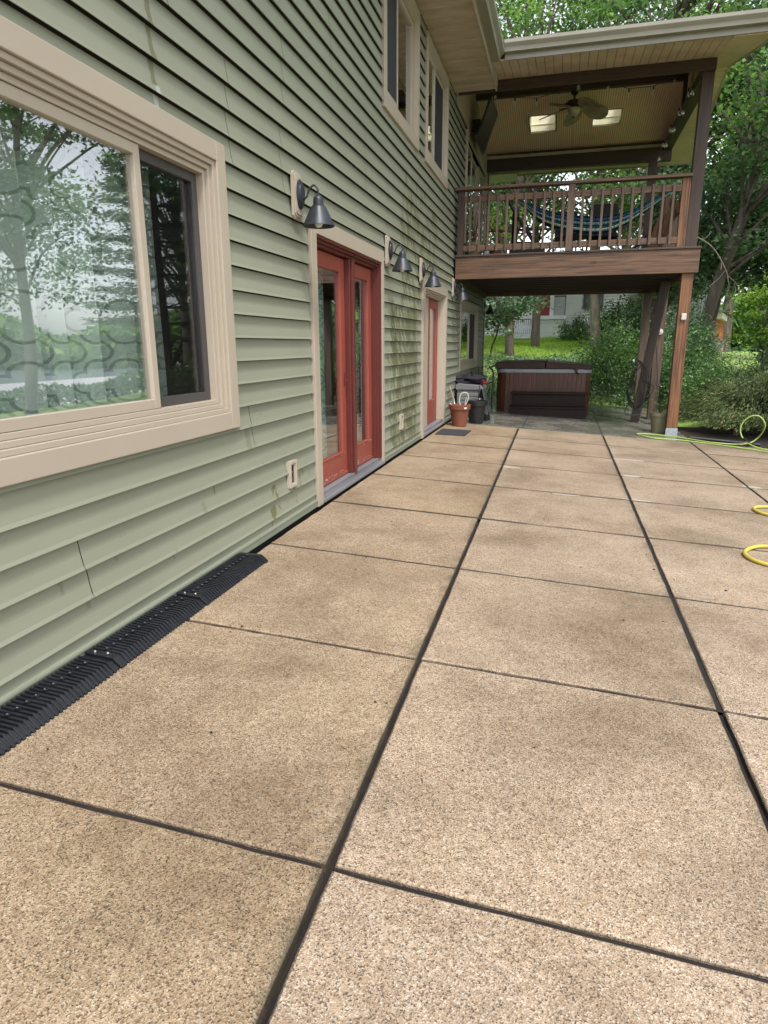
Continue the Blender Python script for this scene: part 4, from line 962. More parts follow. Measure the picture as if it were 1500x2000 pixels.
m = MB(); m.tube([(fx_, fy_, 5.13), (fx_+0.002, fy_, 5.10)], 0.012, 8); m.tube([(fx_, fy_, 5.11), (fx_+0.01, fy_, 4.25)], 0.0018, 5); m.build('pull_chain', BLK, fan)

# string lights
def string_lights(label, path, bulbs, drop=0.02):
    r = thing('string_lights', label, 'string lights', path[0], 'clear bulb string lights under the porch roof')
    m = MB(); m.tube(path, 0.0045, 5); m.build('cable', BLK, r)
    for p in bulbs:
        x, y, z = p
        s = MB(); s.lathe([(0, 0.0), (0.012, 0), (0.013, -0.045), (0, -0.045)], (x, y, z), 8); so = s.build('socket', BLK, r)
        s = MB(); s.lathe([(0.011, -0.045), (0.028, -0.075), (0.031, -0.10), (0.024, -0.125), (0, -0.135)], (x, y, z), 12); s.build('bulb', BULB, r, smooth=True)
        s = MB(); s.tube([(x-0.006, y, z-0.05), (x-0.004, y, z-0.11), (x+0.004, y, z-0.11), (x+0.006, y, z-0.05)], 0.0018, 4); s.build('filament', pm('pale_filament', (0.6, 0.55, 0.45), None, 5, 0.5), r)
pts_ = [(0.35, 12.4, 5.36), (0.463, 12.4, 5.33), (0.79, 12.4, 5.22), (1.142, 12.4, 5.18), (1.498, 12.4, 5.25), (1.80, 12.4, 5.36), (2.26, 12.4, 5.30), (2.58, 12.4, 5.19), (2.947, 12.4, 5.19), (3.251, 12.4, 5.30), (3.42, 12.4, 5.38)]
string_lights('string of clear bulbs draped across the porch in front of the fan', pts_, pts_[1:-1])
p2_ = [(3.43, 11.9, 5.2)]
for k in range(9): p2_.append((3.46 - 0.008*k, 11.9+0.38*k, (5.10 if k % 2 else 4.98) - 0.02*k))
string_lights('string of clear bulbs hanging along the right side beam', p2_, p2_[1:])

# television on wall
tv = thing('television', 'black flat television tilted on the porch wall', 'television', (0.1, 13.0, 4.68))
m = MB(); a_ = Vector((0.12, 0, 4.68)); u_ = Vector((0.25, 0, 0.66)).normalized(); n_ = Vector((u_.z, 0, -u_.x))
def tvp(s, e, y): q = a_ + u_*s + n_*e; return (q.x, y, q.z)
m.add([tvp(0, 0, 12.5), tvp(0.70, 0, 12.5), tvp(0.70, 0, 13.52), tvp(0, 0, 13.52), tvp(0, 0.035, 12.5), tvp(0.70, 0.035, 12.5), tvp(0.70, 0.035, 13.52), tvp(0, 0.035, 13.52)], [(0, 3, 2, 1), (4, 5, 6, 7), (0, 1, 5, 4), (1, 2, 6, 5), (2, 3, 7, 6), (3, 0, 4, 7)])
m.build('casing', BLK, tv, bev=0.004)
m = MB(); m.add([tvp(0.02, 0.036, 12.52), tvp(0.68, 0.036, 12.52), tvp(0.68, 0.036, 13.50), tvp(0.02, 0.036, 13.50), tvp(0.02, 0.0355, 12.52)], [(0, 1, 2, 3)]); m.build('screen', pm('black_screen', (0.02, 0.018, 0.018), (0.016, 0.015, 0.015), 2, 0.35, bmp=0), tv)
m = MB(); m.box(0.017, 0.16, 12.9, 13.1, 4.9, 5.1); m.build('bracket', BLK, tv)

# ------------------------------------------------------------------ hammock and furniture on deck
hm = thing('hammock', 'blue and teal striped hammock slung across the deck', 'hammock', (2.1, 12.2, 2.646))
def hammock_mat():
    m, t, b = new('striped_hammock_cloth'); at = t.nodes.new('ShaderNodeAttribute'); at.attribute_name = 'tint'
    r = ramp(t, at.outputs['Fac'], [(0.0, (0.010, 0.025, 0.07)), (0.25, (0.02, 0.08, 0.14)), (0.45, (0.04, 0.16, 0.20)), (0.65, (0.20, 0.36, 0.42)), (0.85, (0.03, 0.06, 0.16)), (0.95, (0.50, 0.66, 0.52))])
    r.color_ramp.interpolation = 'CONSTANT'
    L(t, r.outputs[0], b.inputs['Base Color']); b.inputs['Roughness'].default_value = 0.85; return m
top = [(0.90, 3.63), (1.05, 3.55), (1.34, 3.42), (1.76, 3.30), (2.25, 3.26), (2.65, 3.30), (3.10, 3.50), (3.32, 3.60)]
bot = [(0.88, 3.62), (1.013, 3.51), (1.348, 3.22), (1.775, 3.07), (2.271, 3.00), (2.663, 3.12), (3.11, 3.42), (3.325, 3.585)]
m = MB(); nu = 40; nv = 22
Tc = arc([(x, 0, z) for x, z in top], 7); Bc = arc([(x, 0, z) for x, z in bot], 7); nu = len(Tc)
strp = [(0.01, 0.3, 0.7, 0.01, 0.5, 0.99, 0.9, 0.3, 0.01, 0.7, 0.5)[q % 11] for q in range(nv)]
grid = []
for i in range(nu):
    u = i/(nu-1); wdt = 0.42*math.sin(math.pi*u)**0.7 + 0.02
    for j in range(nv+1):
        v_ = j/nv; sag = (1-(2*v_-1)**2)
        tp, bo = Tc[i], Bc[i]
        # cross-section: front edge high, belly low, rear edge high
        yy_ = 12.2 - wdt/2 + wdt*v_
        zz = tp.z*(1-sag) + bo.z*sag + 0.012*math.sin(v_*40)
        grid.append((tp.x*(1-sag)+bo.x*sag, yy_, zz))
for i in range(nu-1):
    for j in range(nv):
        m.add([grid[i*(nv+1)+j], grid[(i+1)*(nv+1)+j], grid[(i+1)*(nv+1)+j+1], grid[i*(nv+1)+j+1]], [(0, 1, 2, 3)], max(0.001, strp[j]))
co = m.build('cloth', hammock_mat(), hm); co.data.polygons.foreach_set('use_smooth', [True]*len(co.data.polygons)); sd_ = co.modifiers.new('cloth', 'SOLIDIFY'); sd_.thickness = 0.003
m = MB()
for j in range(9):
    m.tube([(0.90, 12.16+0.01*j, 3.62), (0.70, 12.2, 3.74)], 0.003, 4); m.tube([(3.32, 12.16+0.01*j, 3.60), (3.47, 12.2, 3.68)], 0.003, 4)
m.build('rope', pm('pale_rope', (0.45, 0.5, 0.5), None, 10, 0.9), hm)
m = MB(); m.tube([(0.70, 12.2, 3.74), (0.86, 12.2, 3.45), (1.20, 12.2, 2.95), (1.45, 12.2, 2.70), (2.1, 12.2, 2.675), (2.75, 12.2, 2.70), (3.05, 12.2, 2.95), (3.3, 12.2, 3.4), (3.47, 12.2, 3.68)], 0.028, 10); m.tube([(1.45, 11.9, 2.67), (1.45, 12.5, 2.67)], 0.025, 8); m.tube([(2.75, 11.9, 2.67), (2.75, 12.5, 2.67)], 0.025, 8)
m.build('stand', BLK, hm, smooth=True)
MESHF = pm('black_mesh_fabric', (0.012, 0.012, 0.014), (0.02, 0.02, 0.022), 40, 0.8)
def deck_chair(x, y, label):
    r = thing('deck_chair', label, 'chair', (x, y, 2.646), 'black chairs on the deck')
    m = MB(); m.prism([(x-0.24, 3.10), (x+0.24, 3.10), (x+0.25, 3.60), (x+0.21, 3.67), (x-0.21, 3.67), (x-0.25, 3.60)], 1, y+0.2, y+0.225); m.build('backrest', MESHF, r)
    m = MB(); m.box(x-0.24, x+0.24, y-0.26, y+0.2, 3.05, 3.075); m.build('seat', MESHF, r)
    for sx_ in (-1, 1):
        m = MB(); m.tube([(x+sx_*0.25, y+0.22, 3.1), (x+sx_*0.27, y+0.26, 2.65)], 0.013, 8); m.build('leg', BLK, r)
        m = MB(); m.tube([(x+sx_*0.25, y-0.24, 3.07), (x+sx_*0.27, y-0.28, 2.65)], 0.013, 8); m.build('leg', BLK, r)
        m = MB(); m.tube(arc([(x+sx_*0.27, y-0.25, 3.08), (x+sx_*0.29, y-0.24, 3.28), (x+sx_*0.29, y+0.0, 3.30), (x+sx_*0.26, y+0.22, 3.28)], 5), 0.012, 8); m.build('armrest', BLK, r)
    return r
c0 = deck_chair(2.37, 13.1, 'black high-backed mesh chair behind the middle of the hammock')
copy_thing(c0, (1.72, 13.5, 2.64), 'black mesh chair mostly hidden behind the middle railing post', 'black chairs on the deck', rotz=R(0), scale=(0.8, 1, 0.99))
c2 = copy_thing(c0, (1.0, 13.2, 2.646), 'black mesh chair turned sideways near the house side of the deck', 'black chairs on the deck', rotz=R(105), scale=(0.9, 0.9, 0.95))
m_ = thing('patio_table', 'low dark deck table under the hammock with pale top', 'table', (1.95, 12.85, 2.646))
m = MB(); m.lathe([(0, 3.10), (0.38, 3.10), (0.39, 3.09), (0.38, 3.07), (0, 3.07)], (1.95, 12.85, 0), 24); m.build('tabletop', pm('pale_stone_top', (0.45, 0.43, 0.40), None, 8, 0.5), m_)
for a in range(4):
    q = R(45+90*a); m = MB(); m.tube(arc([(1.95+0.3*math.cos(q), 12.85+0.3*math.sin(q), 3.07), (1.95+0.12*math.cos(q), 12.85+0.12*math.sin(q), 2.88), (1.95+0.3*math.cos(q), 12.85+0.3*math.sin(q), 2.655)], 5), 0.012, 6); m.build('leg', BLK, m_)
bx = thing('storage_bench', 'long low black bench on the deck behind the railing', 'bench', (1.1, 11.9, 2.646))
m = MB(); m.box(0.86, 1.42, 11.75, 12.05, 2.70, 2.80); m.box(0.85, 1.43, 11.74, 12.06, 2.8001, 2.83); m.build('seat', BLK, bx, bev=0.01)
for (x, y) in ((0.89, 11.78), (1.38, 11.78), (0.89, 12.01), (1.38, 12.01)): m = MB(); m.box(x-0.02, x+0.02, y-0.02, y+0.02, 2.646, 2.6995); m.build('leg', BLK, bx)
# plants in pots on the deck
def twigs(mb, c, n, h, spread, r0=0.004):
    for k in range(n):
        a = random.uniform(0, 6.28); s_ = random.uniform(0.3, 1)*spread; p = [Vector(c)]
        for i in range(1, 5): p.append(Vector((c[0]+s_*math.cos(a+0.4*i)*i/4, c[1]+s_*math.sin(a+0.4*i)*i/4, c[2]+h*i/4*random.uniform(0.8, 1.05))))
        mb.tube(p, [r0, r0, r0*0.8, r0*0.6, r0*0.3], 5)
def potted(x, y, z, r_, h_, potm, plant, lm, label, nleaf=200, leafs=0.05, ph=0.35, spread=0.2, cat='potted plant'):
    t_ = thing('potted_plant', label, cat, (x, y, z))
    m = MB(); m.lathe([(0, 0.0), (r_*0.72, 0), (r_*0.74, 0.01), (r_*0.97, h_*0.82), (r_*1.04, h_*0.83), (r_*1.06, h_), (r_*0.98, h_), (r_*0.95, h_*0.88), (0, h_*0.88)], (x, y, z), 28); m.build('pot', potm, t_, smooth=True)
    m = MB(); twigs(m, (x, y, z+h_*0.85), plant, ph, spread); m.build('stem', BARK, t_)
    if nleaf:
        P = np.column_stack([RNG.normal(0, spread*0.5, nleaf), RNG.normal(0, spread*0.5, nleaf), h_ + ph*0.6 + RNG.normal(0, ph*0.25, nleaf)])
        Vv, Ff, Tt = leaves(P, leafs, RNG.uniform(0, 1, nleaf)); stuff_mesh('foliage', Vv, Ff, Tt, lm, t_)
    return t_
OLIVE = pm('olive_green_pot', (0.19, 0.185, 0.11), (0.16, 0.155, 0.09), 5, 0.55)
TERRA = pm('terracotta', (0.19, 0.062, 0.032), (0.15, 0.048, 0.025), 6, 0.75, bmp=0.15)
potted(0.27, 11.62, 2.646, 0.17, 0.22, OLIVE, 16, LEAFB, 'dry twiggy plant in a wide pot at the house end of the deck', 40, 0.03, 0.55, 0.22)
potted(0.62, 11.75, 2.646, 0.10, 0.14, TERRA, 10, leaf_mat('rusty_leaves', [(0, (0.2, 0.08, 0.04)), (1, (0.35, 0.16, 0.08))]), 'rusty leaved plant in a small pot behind the railing', 160, 0.05, 0.42, 0.16)
potted(0.50, 11.48, 2.646, 0.06, 0.10, pm('blue_white_pot', (0.15, 0.25, 0.4), (0.6, 0.6, 0.6), 6, 0.4), 4, LEAFB, 'tiny blue and white pot of greenery at the deck edge', 60, 0.03, 0.10, 0.08)

# ------------------------------------------------------------------ hot tub
tub = thing('hot_tub', 'square wood-clad hot tub with brown folding cover under the deck', 'hot tub', (1.5, 14.3, pz(1.5)))
TUBW = wood('cedar_slats', (0.11, 0.036, 0.018), (0.02, 0.008, 0.005), 2, rough=0.3)
COV = pm('brown_vinyl_cover', (0.040, 0.017, 0.013), (0.028, 0.012, 0.010), 3, 0.42, bmp=0.1, spec=0.3)
x0, x1, y0, y1 = 0.57, 2.36, 13.32, 15.15; zb0 = pz(2.4)+0.01
def rrect(x0, x1, y0, y1, r_, n=8):
    P = []
    for (cx, cy, a0) in ((x1-r_, y1-r_, 0), (x0+r_, y1-r_, 90), (x0+r_, y0+r_, 180), (x1-r_, y0+r_, 270)):
        for k in range(n+1): a = R(a0+90*k/n); P.append((cx+r_*math.cos(a), cy+r_*math.sin(a)))
    return P
m = MB(); m.prism(rrect(x0+0.03, x1-0.03, y0+0.03, y1-0.03, 0.16), 2, zb0, 0.70)
# slats around
per = rrect(x0, x1, y0, y1, 0.18, 6)
def resample(P, step):
    P = P+[P[0]]; out = []; acc = 0
    for a, b_ in zip(P, P[1:]):
        d_ = math.hypot(b_[0]-a[0], b_[1]-a[1]); u = 0
        while acc + (d_-u) >= step:
            u += step-acc; acc = 0; out.append((a[0]+(b_[0]-a[0])*u/d_, a[1]+(b_[1]-a[1])*u/d_))
        acc += d_-u
    return out
rs_ = resample(per, 0.085)
for a, b_ in zip(rs_, rs_[1:]+rs_[:1]):
    if math.hypot(a[0]-b_[0], a[1]-b_[1]) > 0.12: continue
    ax, ay = a; bx_, by_ = b_; e = 0.03
    A1 = (ax+(bx_-ax)*e, ay+(by_-ay)*e); B1 = (bx_-(bx_-ax)*e, by_-(by_-ay)*e)
    cx, cy = (x0+x1)/2, (y0+y1)/2
    nx_, ny_ = (by_-ay), -(bx_-ax); l = math.hypot(nx_, ny_); nx_, ny_ = nx_/l*0.016, ny_/l*0.016
    if (nx_*((ax+bx_)/2-cx)+ny_*((ay+by_)/2-cy)) < 0: nx_, ny_ = -nx_, -ny_
    m.prism([A1, B1, (B1[0]-nx_*1.5, B1[1]-ny_*1.5), (A1[0]-nx_*1.5, A1[1]-ny_*1.5)], 2, zb0+0.05, 0.70)
m.build('cabinet', TUBW, tub)
m = MB(); m.prism(rrect(x0-0.015, x1+0.015, y0-0.015, y1+0.015, 0.19), 2, 0.702, 0.775); m.build('shell_rim', pm('pale_acrylic_rim', (0.26, 0.28, 0.31), (0.20, 0.22, 0.25), 4, 0.3), tub, bev=0.01)
m = MB(); zc = 0.777
# cover halves, ridge at fold
cxm = 1.50
m.prism([(x0-0.03, zc), (cxm-0.005, zc), (cxm-0.005, zc+0.145), (x0-0.03, zc+0.125)], 1, y0-0.03, y1+0.03); m.build('cover_half', COV, tub, bev=0.012)
m = MB(); m.prism([(cxm+0.005, zc), (x1+0.03, zc), (x1+0.03, zc+0.06), (cxm+0.25, zc+0.12), (cxm+0.005, zc+0.145)], 1, y0-0.03, y1+0.03); m.build('cover_half', COV, tub, bev=0.012)
m = MB(); m.add([(2.02, y0-0.035, 0.80), (2.12, y0-0.035, 0.80), (2.10, y0-0.055, 0.73), (2.15, y0-0.05, 0.66), (2.07, y0-0.045, 0.70), (2.05, y0-0.05, 0.76)], [(0, 1, 2, 3, 4, 5)]); m.add([(2.02, y0-0.03, 0.80), (2.12, y0-0.03, 0.80), (2.10, y0-0.05, 0.73), (2.15, y0-0.045, 0.66), (2.07, y0-0.04, 0.70), (2.05, y0-0.045, 0.76)], [(5, 4, 3, 2, 1, 0)]); m.build('cover_strap', COV, tub)
m = MB(); m.box(1.64, 1.655, y0-0.022, y0-0.001, 0.36, 0.62); m.build('cabinet_handle', TUBW, tub)
st = thing('tub_step', 'dark brown two-tread step in front of the hot tub', 'step', (1.6, 13.1, pz(1.6)))
ST = pm('dark_brown_resin', (0.016, 0.006, 0.004), (0.009, 0.004, 0.003), 5, 0.5, spec=0.25, stretch=(0.3, 4, 4))
m = MB(); m.box(0.92, 2.27, 13.10, 13.29, pz(2.2), 0.31); m.build('riser', ST, st, bev=0.006)
m = MB(); m.box(0.88, 2.31, 13.04, 13.30, 0.3101, 0.345); m.build('tread', ST, st, bev=0.008)
m = MB(); m.box(0.90, 2.29, 12.86, 13.095, pz(2.2), 0.06); m.box(0.88, 2.31, 12.83, 13.098, 0.0601, 0.09); m.build('tread', ST, st, bev=0.006)
# cover lifter frame
m = MB(); m.tube(arc([(0.50, 13.3, -0.02), (0.50, 13.32, 0.3), (0.50, 13.35, 0.70), (0.44, 13.3, 0.80)], 5), 0.017, 8); m.tube(arc([(0.48, 13.3, 0.52), (0.36, 13.25, 0.47), (0.27, 13.2, 0.50), (0.25, 13.2, 0.62), (0.23, 13.2, 0.83)], 5), 0.014, 8); m.tube([(0.44, 13.3, 0.80), (0.44, 14.6, 0.82)], 0.017, 8); m.tube([(0.46, 13.3, 0.40), (0.30, 13.0, -0.02)], 0.014, 8)
o = m.build('cover_lifter', BLK, smooth=True); tag(o, 'bent black tube cover lifter at the house side of the hot tub', 'cover lifter')

# ------------------------------------------------------------------ small things near door two
def pot_only(name, x, y, r_, h_, mt, label, cat, zoff=0.0):
    t_ = thing(name, label, cat, (x, y, pz(x)+zoff))
    m = MB(); z = pz(x)+0.002+zoff
    m.lathe([(0, 0), (r_*0.66, 0), (r_*0.68, 0.012), (r_*0.93, h_*0.78), (r_*1.03, h_*0.79), (r_*1.06, h_*0.99), (r_*1.03, h_), (r_*0.95, h_), (r_*0.90, h_*0.80), (r_*0.64, 0.03), (0, 0.03)], (x, y, z), 32)
    m.build('pot', mt, t_, smooth=True); return t_, z
tp, z = pot_only('terracotta_pot', 0.285, 10.38, 0.165, 0.34, TERRA, 'terracotta pot holding a white hoop beside the second doorway', 'flower pot')
m = MB(); m.lathe([(0, 0.25), (0.135, 0.25)], (0.285, 10.38, z), 20); m.build('soil', pm('potting_soil', (0.03, 0.02, 0.015), None, 20, 0.95), tp)
WHP = pm('white_plastic', (0.50, 0.48, 0.43), (0.44, 0.42, 0.38), 6, 0.4)
m = MB(); m.tube(arc([(0.32, 10.30, z+0.30), (0.29, 10.30, z+0.42), (0.33, 10.30, z+0.52), (0.41, 10.30, z+0.52), (0.43, 10.30, z+0.44), (0.39, 10.30, z+0.34), (0.385, 10.30, z+0.28)], 6), 0.009, 8); m.tube(arc([(0.37, 10.32, z+0.28), (0.385, 10.32, z+0.40), (0.40, 10.32, z+0.46)], 5), 0.007, 8)
o = m.build('plastic_hoop', WHP, smooth=True); tag(o, 'looped white plastic hoop standing in the terracotta pot', 'hoop')
m = MB(); m.tube([(0.19, 10.33, z+0.28), (0.17, 10.33, z+0.50), (0.13, 10.33, z+0.62)], 0.006, 6); m.tube([(0.19, 10.33, z+0.30), (0.14, 10.34, z+0.36)], 0.005, 6)
o = m.build('garden_tool', STEEL); tag(o, 'thin steel garden tool stuck in the terracotta pot', 'garden tool')
m = MB(); m.add([(0.375, 10.215, z+0.305), (0.42, 10.235, z+0.31), (0.42, 10.233, z+0.285), (0.385, 10.212, z+0.28)], [(0, 1, 2, 3)]); m.build('sticker', WHP, tp)
bp_, z = pot_only('black_bucket', 0.48, 10.95, 0.17, 0.37, BLK, 'black plastic planter tub behind the terracotta pot', 'planter')
m = MB(); m.lathe([(0, 0.26), (0.15, 0.26)], (0.48, 10.95, z), 20); m.build('soil', MATS['potting_soil'], bp_)
sb_ = thing('storage_box', 'pale grey plastic storage box against the wall under the deck', 'storage box', (0.28, 11.85, 0))
GP = pm('grey_resin', (0.16, 0.165, 0.165), (0.13, 0.135, 0.135), 5, 0.5)
m = MB(); m.box(0.05, 0.48, 11.62, 12.25, pz(0.4), 0.47)
for k in range(5): m.box(0.07, 0.46, 11.612, 11.6199, 0.08+0.07*k, 0.13+0.07*k)
m.build('body', GP, sb_, bev=0.01)
m = MB(); m.prism([(0.03, 0.472), (0.50, 0.472), (0.50, 0.50), (0.45, 0.55), (0.07, 0.58), (0.03, 0.56)], 1, 11.59, 12.28); m.build('lid', GP, sb_, bev=0.008)
def crumple(name, c, s, mt, label, cat, seed):
    rg = np.random.default_rng(seed); m = MB(); n, k = 18, 10; V_ = []
    for i in range(k+1):
        ph = math.pi*i/k
        for j in range(n):
            th_ = 2*math.pi*j/n; rr_ = 1+0.28*math.sin(3*th_+seed)+0.2*rg.normal()
            V_.append((c[0]+s[0]*math.sin(ph)*math.cos(th_)*rr_, c[1]+s[1]*math.sin(ph)*math.sin(th_)*rr_, max(c[2], c[2]+s[2]*(math.cos(ph)+0.3)*(1+0.2*rg.normal()))))
    m.add(V_, [(i*n+j, i*n+(j+1) % n, (i+1)*n+(j+1) % n, (i+1)*n+j) for i in range(k) for j in range(n)])
    o = m.build(name, mt, smooth=True); return tag(o, label, cat)
crumple('dark_tarp', (0.24, 11.95, 0.585), (0.24, 0.26, 0.11), pm('dark_cloth', (0.015, 0.012, 0.02), None, 9, 0.8), 'crumpled dark cloth lying on the grey storage box', 'cloth', 3)
crumple('red_cloth', (0.46, 11.85, 0.56), (0.07, 0.10, 0.06), pm('crimson_cloth', (0.28, 0.015, 0.03), (0.12, 0.008, 0.015), 9, 0.8), 'crimson cloth spilling over the corner of the storage box', 'cloth', 5)
# black mulch bags behind
crumple('bin_bag', (0.50, 11.42, pz(0.5)), (0.12, 0.14, 0.33), pm('black_bag', (0.012, 0.012, 0.014), None, 6, 0.25), 'black plastic bag slumped beside the storage box', 'bag', 8)
# door mat
mt_ = MB(); mm = 0.012
P4 = [(0.115, 9.20), (0.53, 9.30), (0.545, 9.90), (0.105, 9.84)]
mt_.add([(x, y, pz(x)+0.003) for x, y in P4]+[(x, y, pz(x)+0.013) for x, y in P4], [(3, 2, 1, 0), (4, 5, 6, 7), (0, 1, 5, 4), (1, 2, 6, 5), (2, 3, 7, 6), (3, 0, 4, 7)])
o = mt_.build('door_mat', pm('charcoal_mat', (0.035, 0.037, 0.045), (0.02, 0.02, 0.026), 60, 0.95, bmp=0.6), bev=0.002); tag(o, 'charcoal rubber door mat on the patio before the second doorway', 'door mat')

# olive pot by post
op = potted(3.42, 11.62, pz(3.42)+0.002, 0.155, 0.335, OLIVE, 9, LEAFB, 'olive green pot with sparse stems behind the front deck post', 90, 0.04, 0.35, 0.14)
# junction box, flood light
jb = thing('junction_box', 'small cream junction box screwed to the front deck post', 'junction box', (3.57, 11.28, 1.64))
m = MB(); m.box(3.53, 3.605, 11.252, 11.291, 1.59, 1.69); m.build('box', WHP, jb, bev=0.006)
m = MB(); m.box(3.535, 3.60, 11.246, 11.2515, 1.60, 1.675); m.build('lid', WHP, jb, bev=0.004)
fl = thing('flood_light', 'round white flood light on the middle side post', 'lamp', (3.56, 13.74, 1.45))
m = MB(); Mr = Matrix.Rotation(R(90), 3, 'X'); m.lathe([(0, 0.0), (0.03, 0.0), (0.05, 0.03), (0.055, 0.06), (0.0, 0.075)], (3.56, 13.745, 1.46), 20, Mr); m.build('bulb', WHP, fl, smooth=True)
m = MB(); m.box(3.53, 3.59, 13.735, 13.749, 1.40, 1.52); m.build('bracket', BLK, fl)
# coiled cable on the brace
m = MB()
for k in range(4):
    cy = 12.85; pts3 = []
    for i in range(25):
        a = 2*math.pi*i/24; pts3.append((3.13+0.025*k+(0.14+0.02*k)*math.cos(a)*(0.7 if math.sin(a) > 0 else 1.1), cy-0.02*k, 0.52+(0.44-0.03*k)*math.sin(a)+0.02*math.cos(3*a+k)))
    m.tube(pts3, 0.0085, 6)
m.tube(arc([(3.0, 12.85, 0.15), (2.98, 12.8, 0.02), (3.1, 12.78, -0.02), (3.22, 12.8, 0.0)], 6), 0.0085, 6)
m.tube(arc([(3.20, 12.9, -0.1), (3.4, 12.7, -0.16), (3.5, 12.7, 0.0), (3.48, 12.8, 0.6), (3.42, 12.9, 1.2)], 8), 0.008, 6)
o = m.build('cable_coil', BLK, smooth=True); tag(o, 'black cable coiled over the leaning deck brace', 'cable')

# hoses
def hose(pts, r_, mt, label, name='garden_hose', grp=None):
    m = MB(); m.tube(arc(pts, 14), r_, 10); o = m.build(name, mt, smooth=True); return tag(o, label, 'hose', grp)
GH = pm('yellow_green_hose', (0.33, 0.45, 0.12), (0.29, 0.40, 0.10), 5, 0.4, bmp=0.05); YH = pm('yellow_hose', (0.52, 0.42, 0.07), (0.46, 0.37, 0.06), 5, 0.4, bmp=0.05)
def hp(x, y, dz=0.0): return (x, y, pz(x)+0.015+dz)
hose([hp(5.6, 9.3), hp(5.0, 9.9), hp(4.45, 10.38), hp(3.70, 10.74), hp(3.25, 10.74), hp(3.06, 10.98), hp(3.05, 11.15), hp(3.25, 11.22), hp(3.65, 11.10), hp(4.10, 10.78), (4.52, 10.80, -0.22), (4.70, 10.84, -0.13), (4.745, 10.72, 0.06), (4.66, 10.72, 0.20), (4.53, 10.75, 0.19), (4.44, 10.78, 0.05), (4.47, 10.72, -0.12), (4.62, 10.45, -0.22), hp(5.1, 10.2)], 0.0105, GH, 'lime green garden hose looping up beside the planting bed')
fit_ = MB(); fit_.tube([(4.475, 10.70, -0.125), (4.54, 10.58, -0.185)], 0.0155, 12); fit_.tube([(4.49, 10.672, -0.139), (4.50, 10.653, -0.148)], 0.019, 12)
merge(bpy.data.objects['garden_hose'], fit_, BLK)
hose([hp(5.9, 7.3), hp(5.0, 6.9), hp(4.15, 6.5), hp(3.8, 6.46), hp(3.58, 6.36), hp(3.53, 6.22), hp(3.60, 6.09), hp(3.85, 6.03), hp(4.3, 6.0), hp(4.75, 5.75), hp(4.8, 5.3), hp(4.3, 5.03), hp(3.75, 5.0), hp(3.35, 5.03), hp(3.20, 4.95), hp(3.105, 4.78), hp(3.13, 4.62), hp(3.28, 4.52), hp(3.6, 4.48), hp(4.3, 4.35), hp(5.2, 3.8), hp(6.0, 3.7)], 0.0135, YH, 'yellow hose lying on the patio, two curls showing at the right edge')
m = MB(); m.tube([(3.80, 11.02, -0.175), (4.2, 10.95, -0.20), (4.75, 10.86, -0.235)], 0.026, 12); o = m.build('drain_pipe', BLK, smooth=True); tag(o, 'black plastic pipe lying along the edge of the planting bed', 'pipe')

# ------------------------------------------------------------------ trees
def build_tree(name, label, cat, loc, H, crown_c, crown_r, nclump, nleaf, leafsize, lm, bark, trunk_r, lean=(0, 0), seed=1, clump_r=0.7, group=None, flat=0.4, shell=0.55):
    rg = np.random.default_rng(seed); random.seed(seed)
    t_ = thing(name, label, cat, (0, 0, 0), group)
    # crown clumps (local coords, base at origin)
    cs_ = []
    while len(cs_) < nclump:
        v = rg.normal(size=3); v /= np.linalg.norm(v); r_ = rg.uniform(shell, 1.0)**0.7
        lump = 1+0.22*math.sin(3*math.atan2(v[1], v[0])+seed)+0.15*math.sin(5*v[2]+seed*2)
        cs_.append(np.array(crown_c)+v*r_*np.array(crown_r)*lump)
    cs_ = np.array(cs_)
    per_ = nleaf//nclump; P = []; T = []
    for c in cs_:
        rad = clump_r*rg.uniform(0.6, 1.35); q = rg.normal(size=(per_, 3))*np.array([rad, rad, rad*0.45])*0.62
        P.append(c+q); base = rg.uniform(0.1, 0.75); T.append(np.clip(base+rg.normal(0, 0.16, per_)+q[:, 2]/rad*0.12, 0, 1))
    P = np.concatenate(P); T = np.concatenate(T)
    Vv, Ff, Tt = leaves(P, leafsize, T, 0.62, flat, 0.15); stuff_mesh('crown', Vv, Ff, Tt, lm, t_)
    m = MB(); tp_ = [Vector((lean[0]*k/6 + 0.12*math.sin(k*1.3+seed), lean[1]*k/6+0.12*math.cos(k*1.7+seed) - 0.12, H*0.92*k/6 - (0.3 if k == 0 else 0))) for k in range(7)]
    m.tube([tp_[0]] + arc(tp_, 4)[1:], [trunk_r*1.35] + [trunk_r*(1-0.82*(i/24)) for i in range(1, 25)], 12)
    order = rg.permutation(nclump)[:min(nclump, 34)]
    for i in order:
        c = Vector(cs_[i]); k = min(max(c.z/H*0.72, 0.2), 0.85)*6; k0 = int(k); a = tp_[k0].lerp(tp_[min(k0+1, 6)], k-k0)
        mid = a.lerp(c, 0.5)+Vector((rg.normal(0, 0.15), rg.normal(0, 0.15), 0.25))
        r0 = trunk_r*0.28
        m.tube(arc([a, mid, c], 4), [r0*(1-0.1*j) for j in range(9)], 6)
    m.build('trunk', bark, t_, smooth=True)
    t_.location = loc; return t_
WG = 'trees behind the porch and the neighbouring house'
tA = build_tree('broadleaf_tree', 'slim dark trunked tree on the slope behind the hot tub, the left one', 'tree', (0.0, 24.2, th(0, 24.2)-0.1), 13, (0, 0, 8.8), (3.6, 3.6, 4.6), 56, 11000, 0.15, LEAF, BARK, 0.17, (0.1, 0.3), 3, 0.62, WG)
tB = build_tree('broadleaf_tree', 'leaning dark trunked tree right of the deck post', 'tree', (5.5, 21.5, th(5.5, 21.5)-0.1), 14, (2.2, 0.5, 8.6), (4.2, 4.0, 5.4), 80, 18000, 0.15, LEAF, BARK, 0.19, (2.3, 0.5), 5, 0.85, WG)
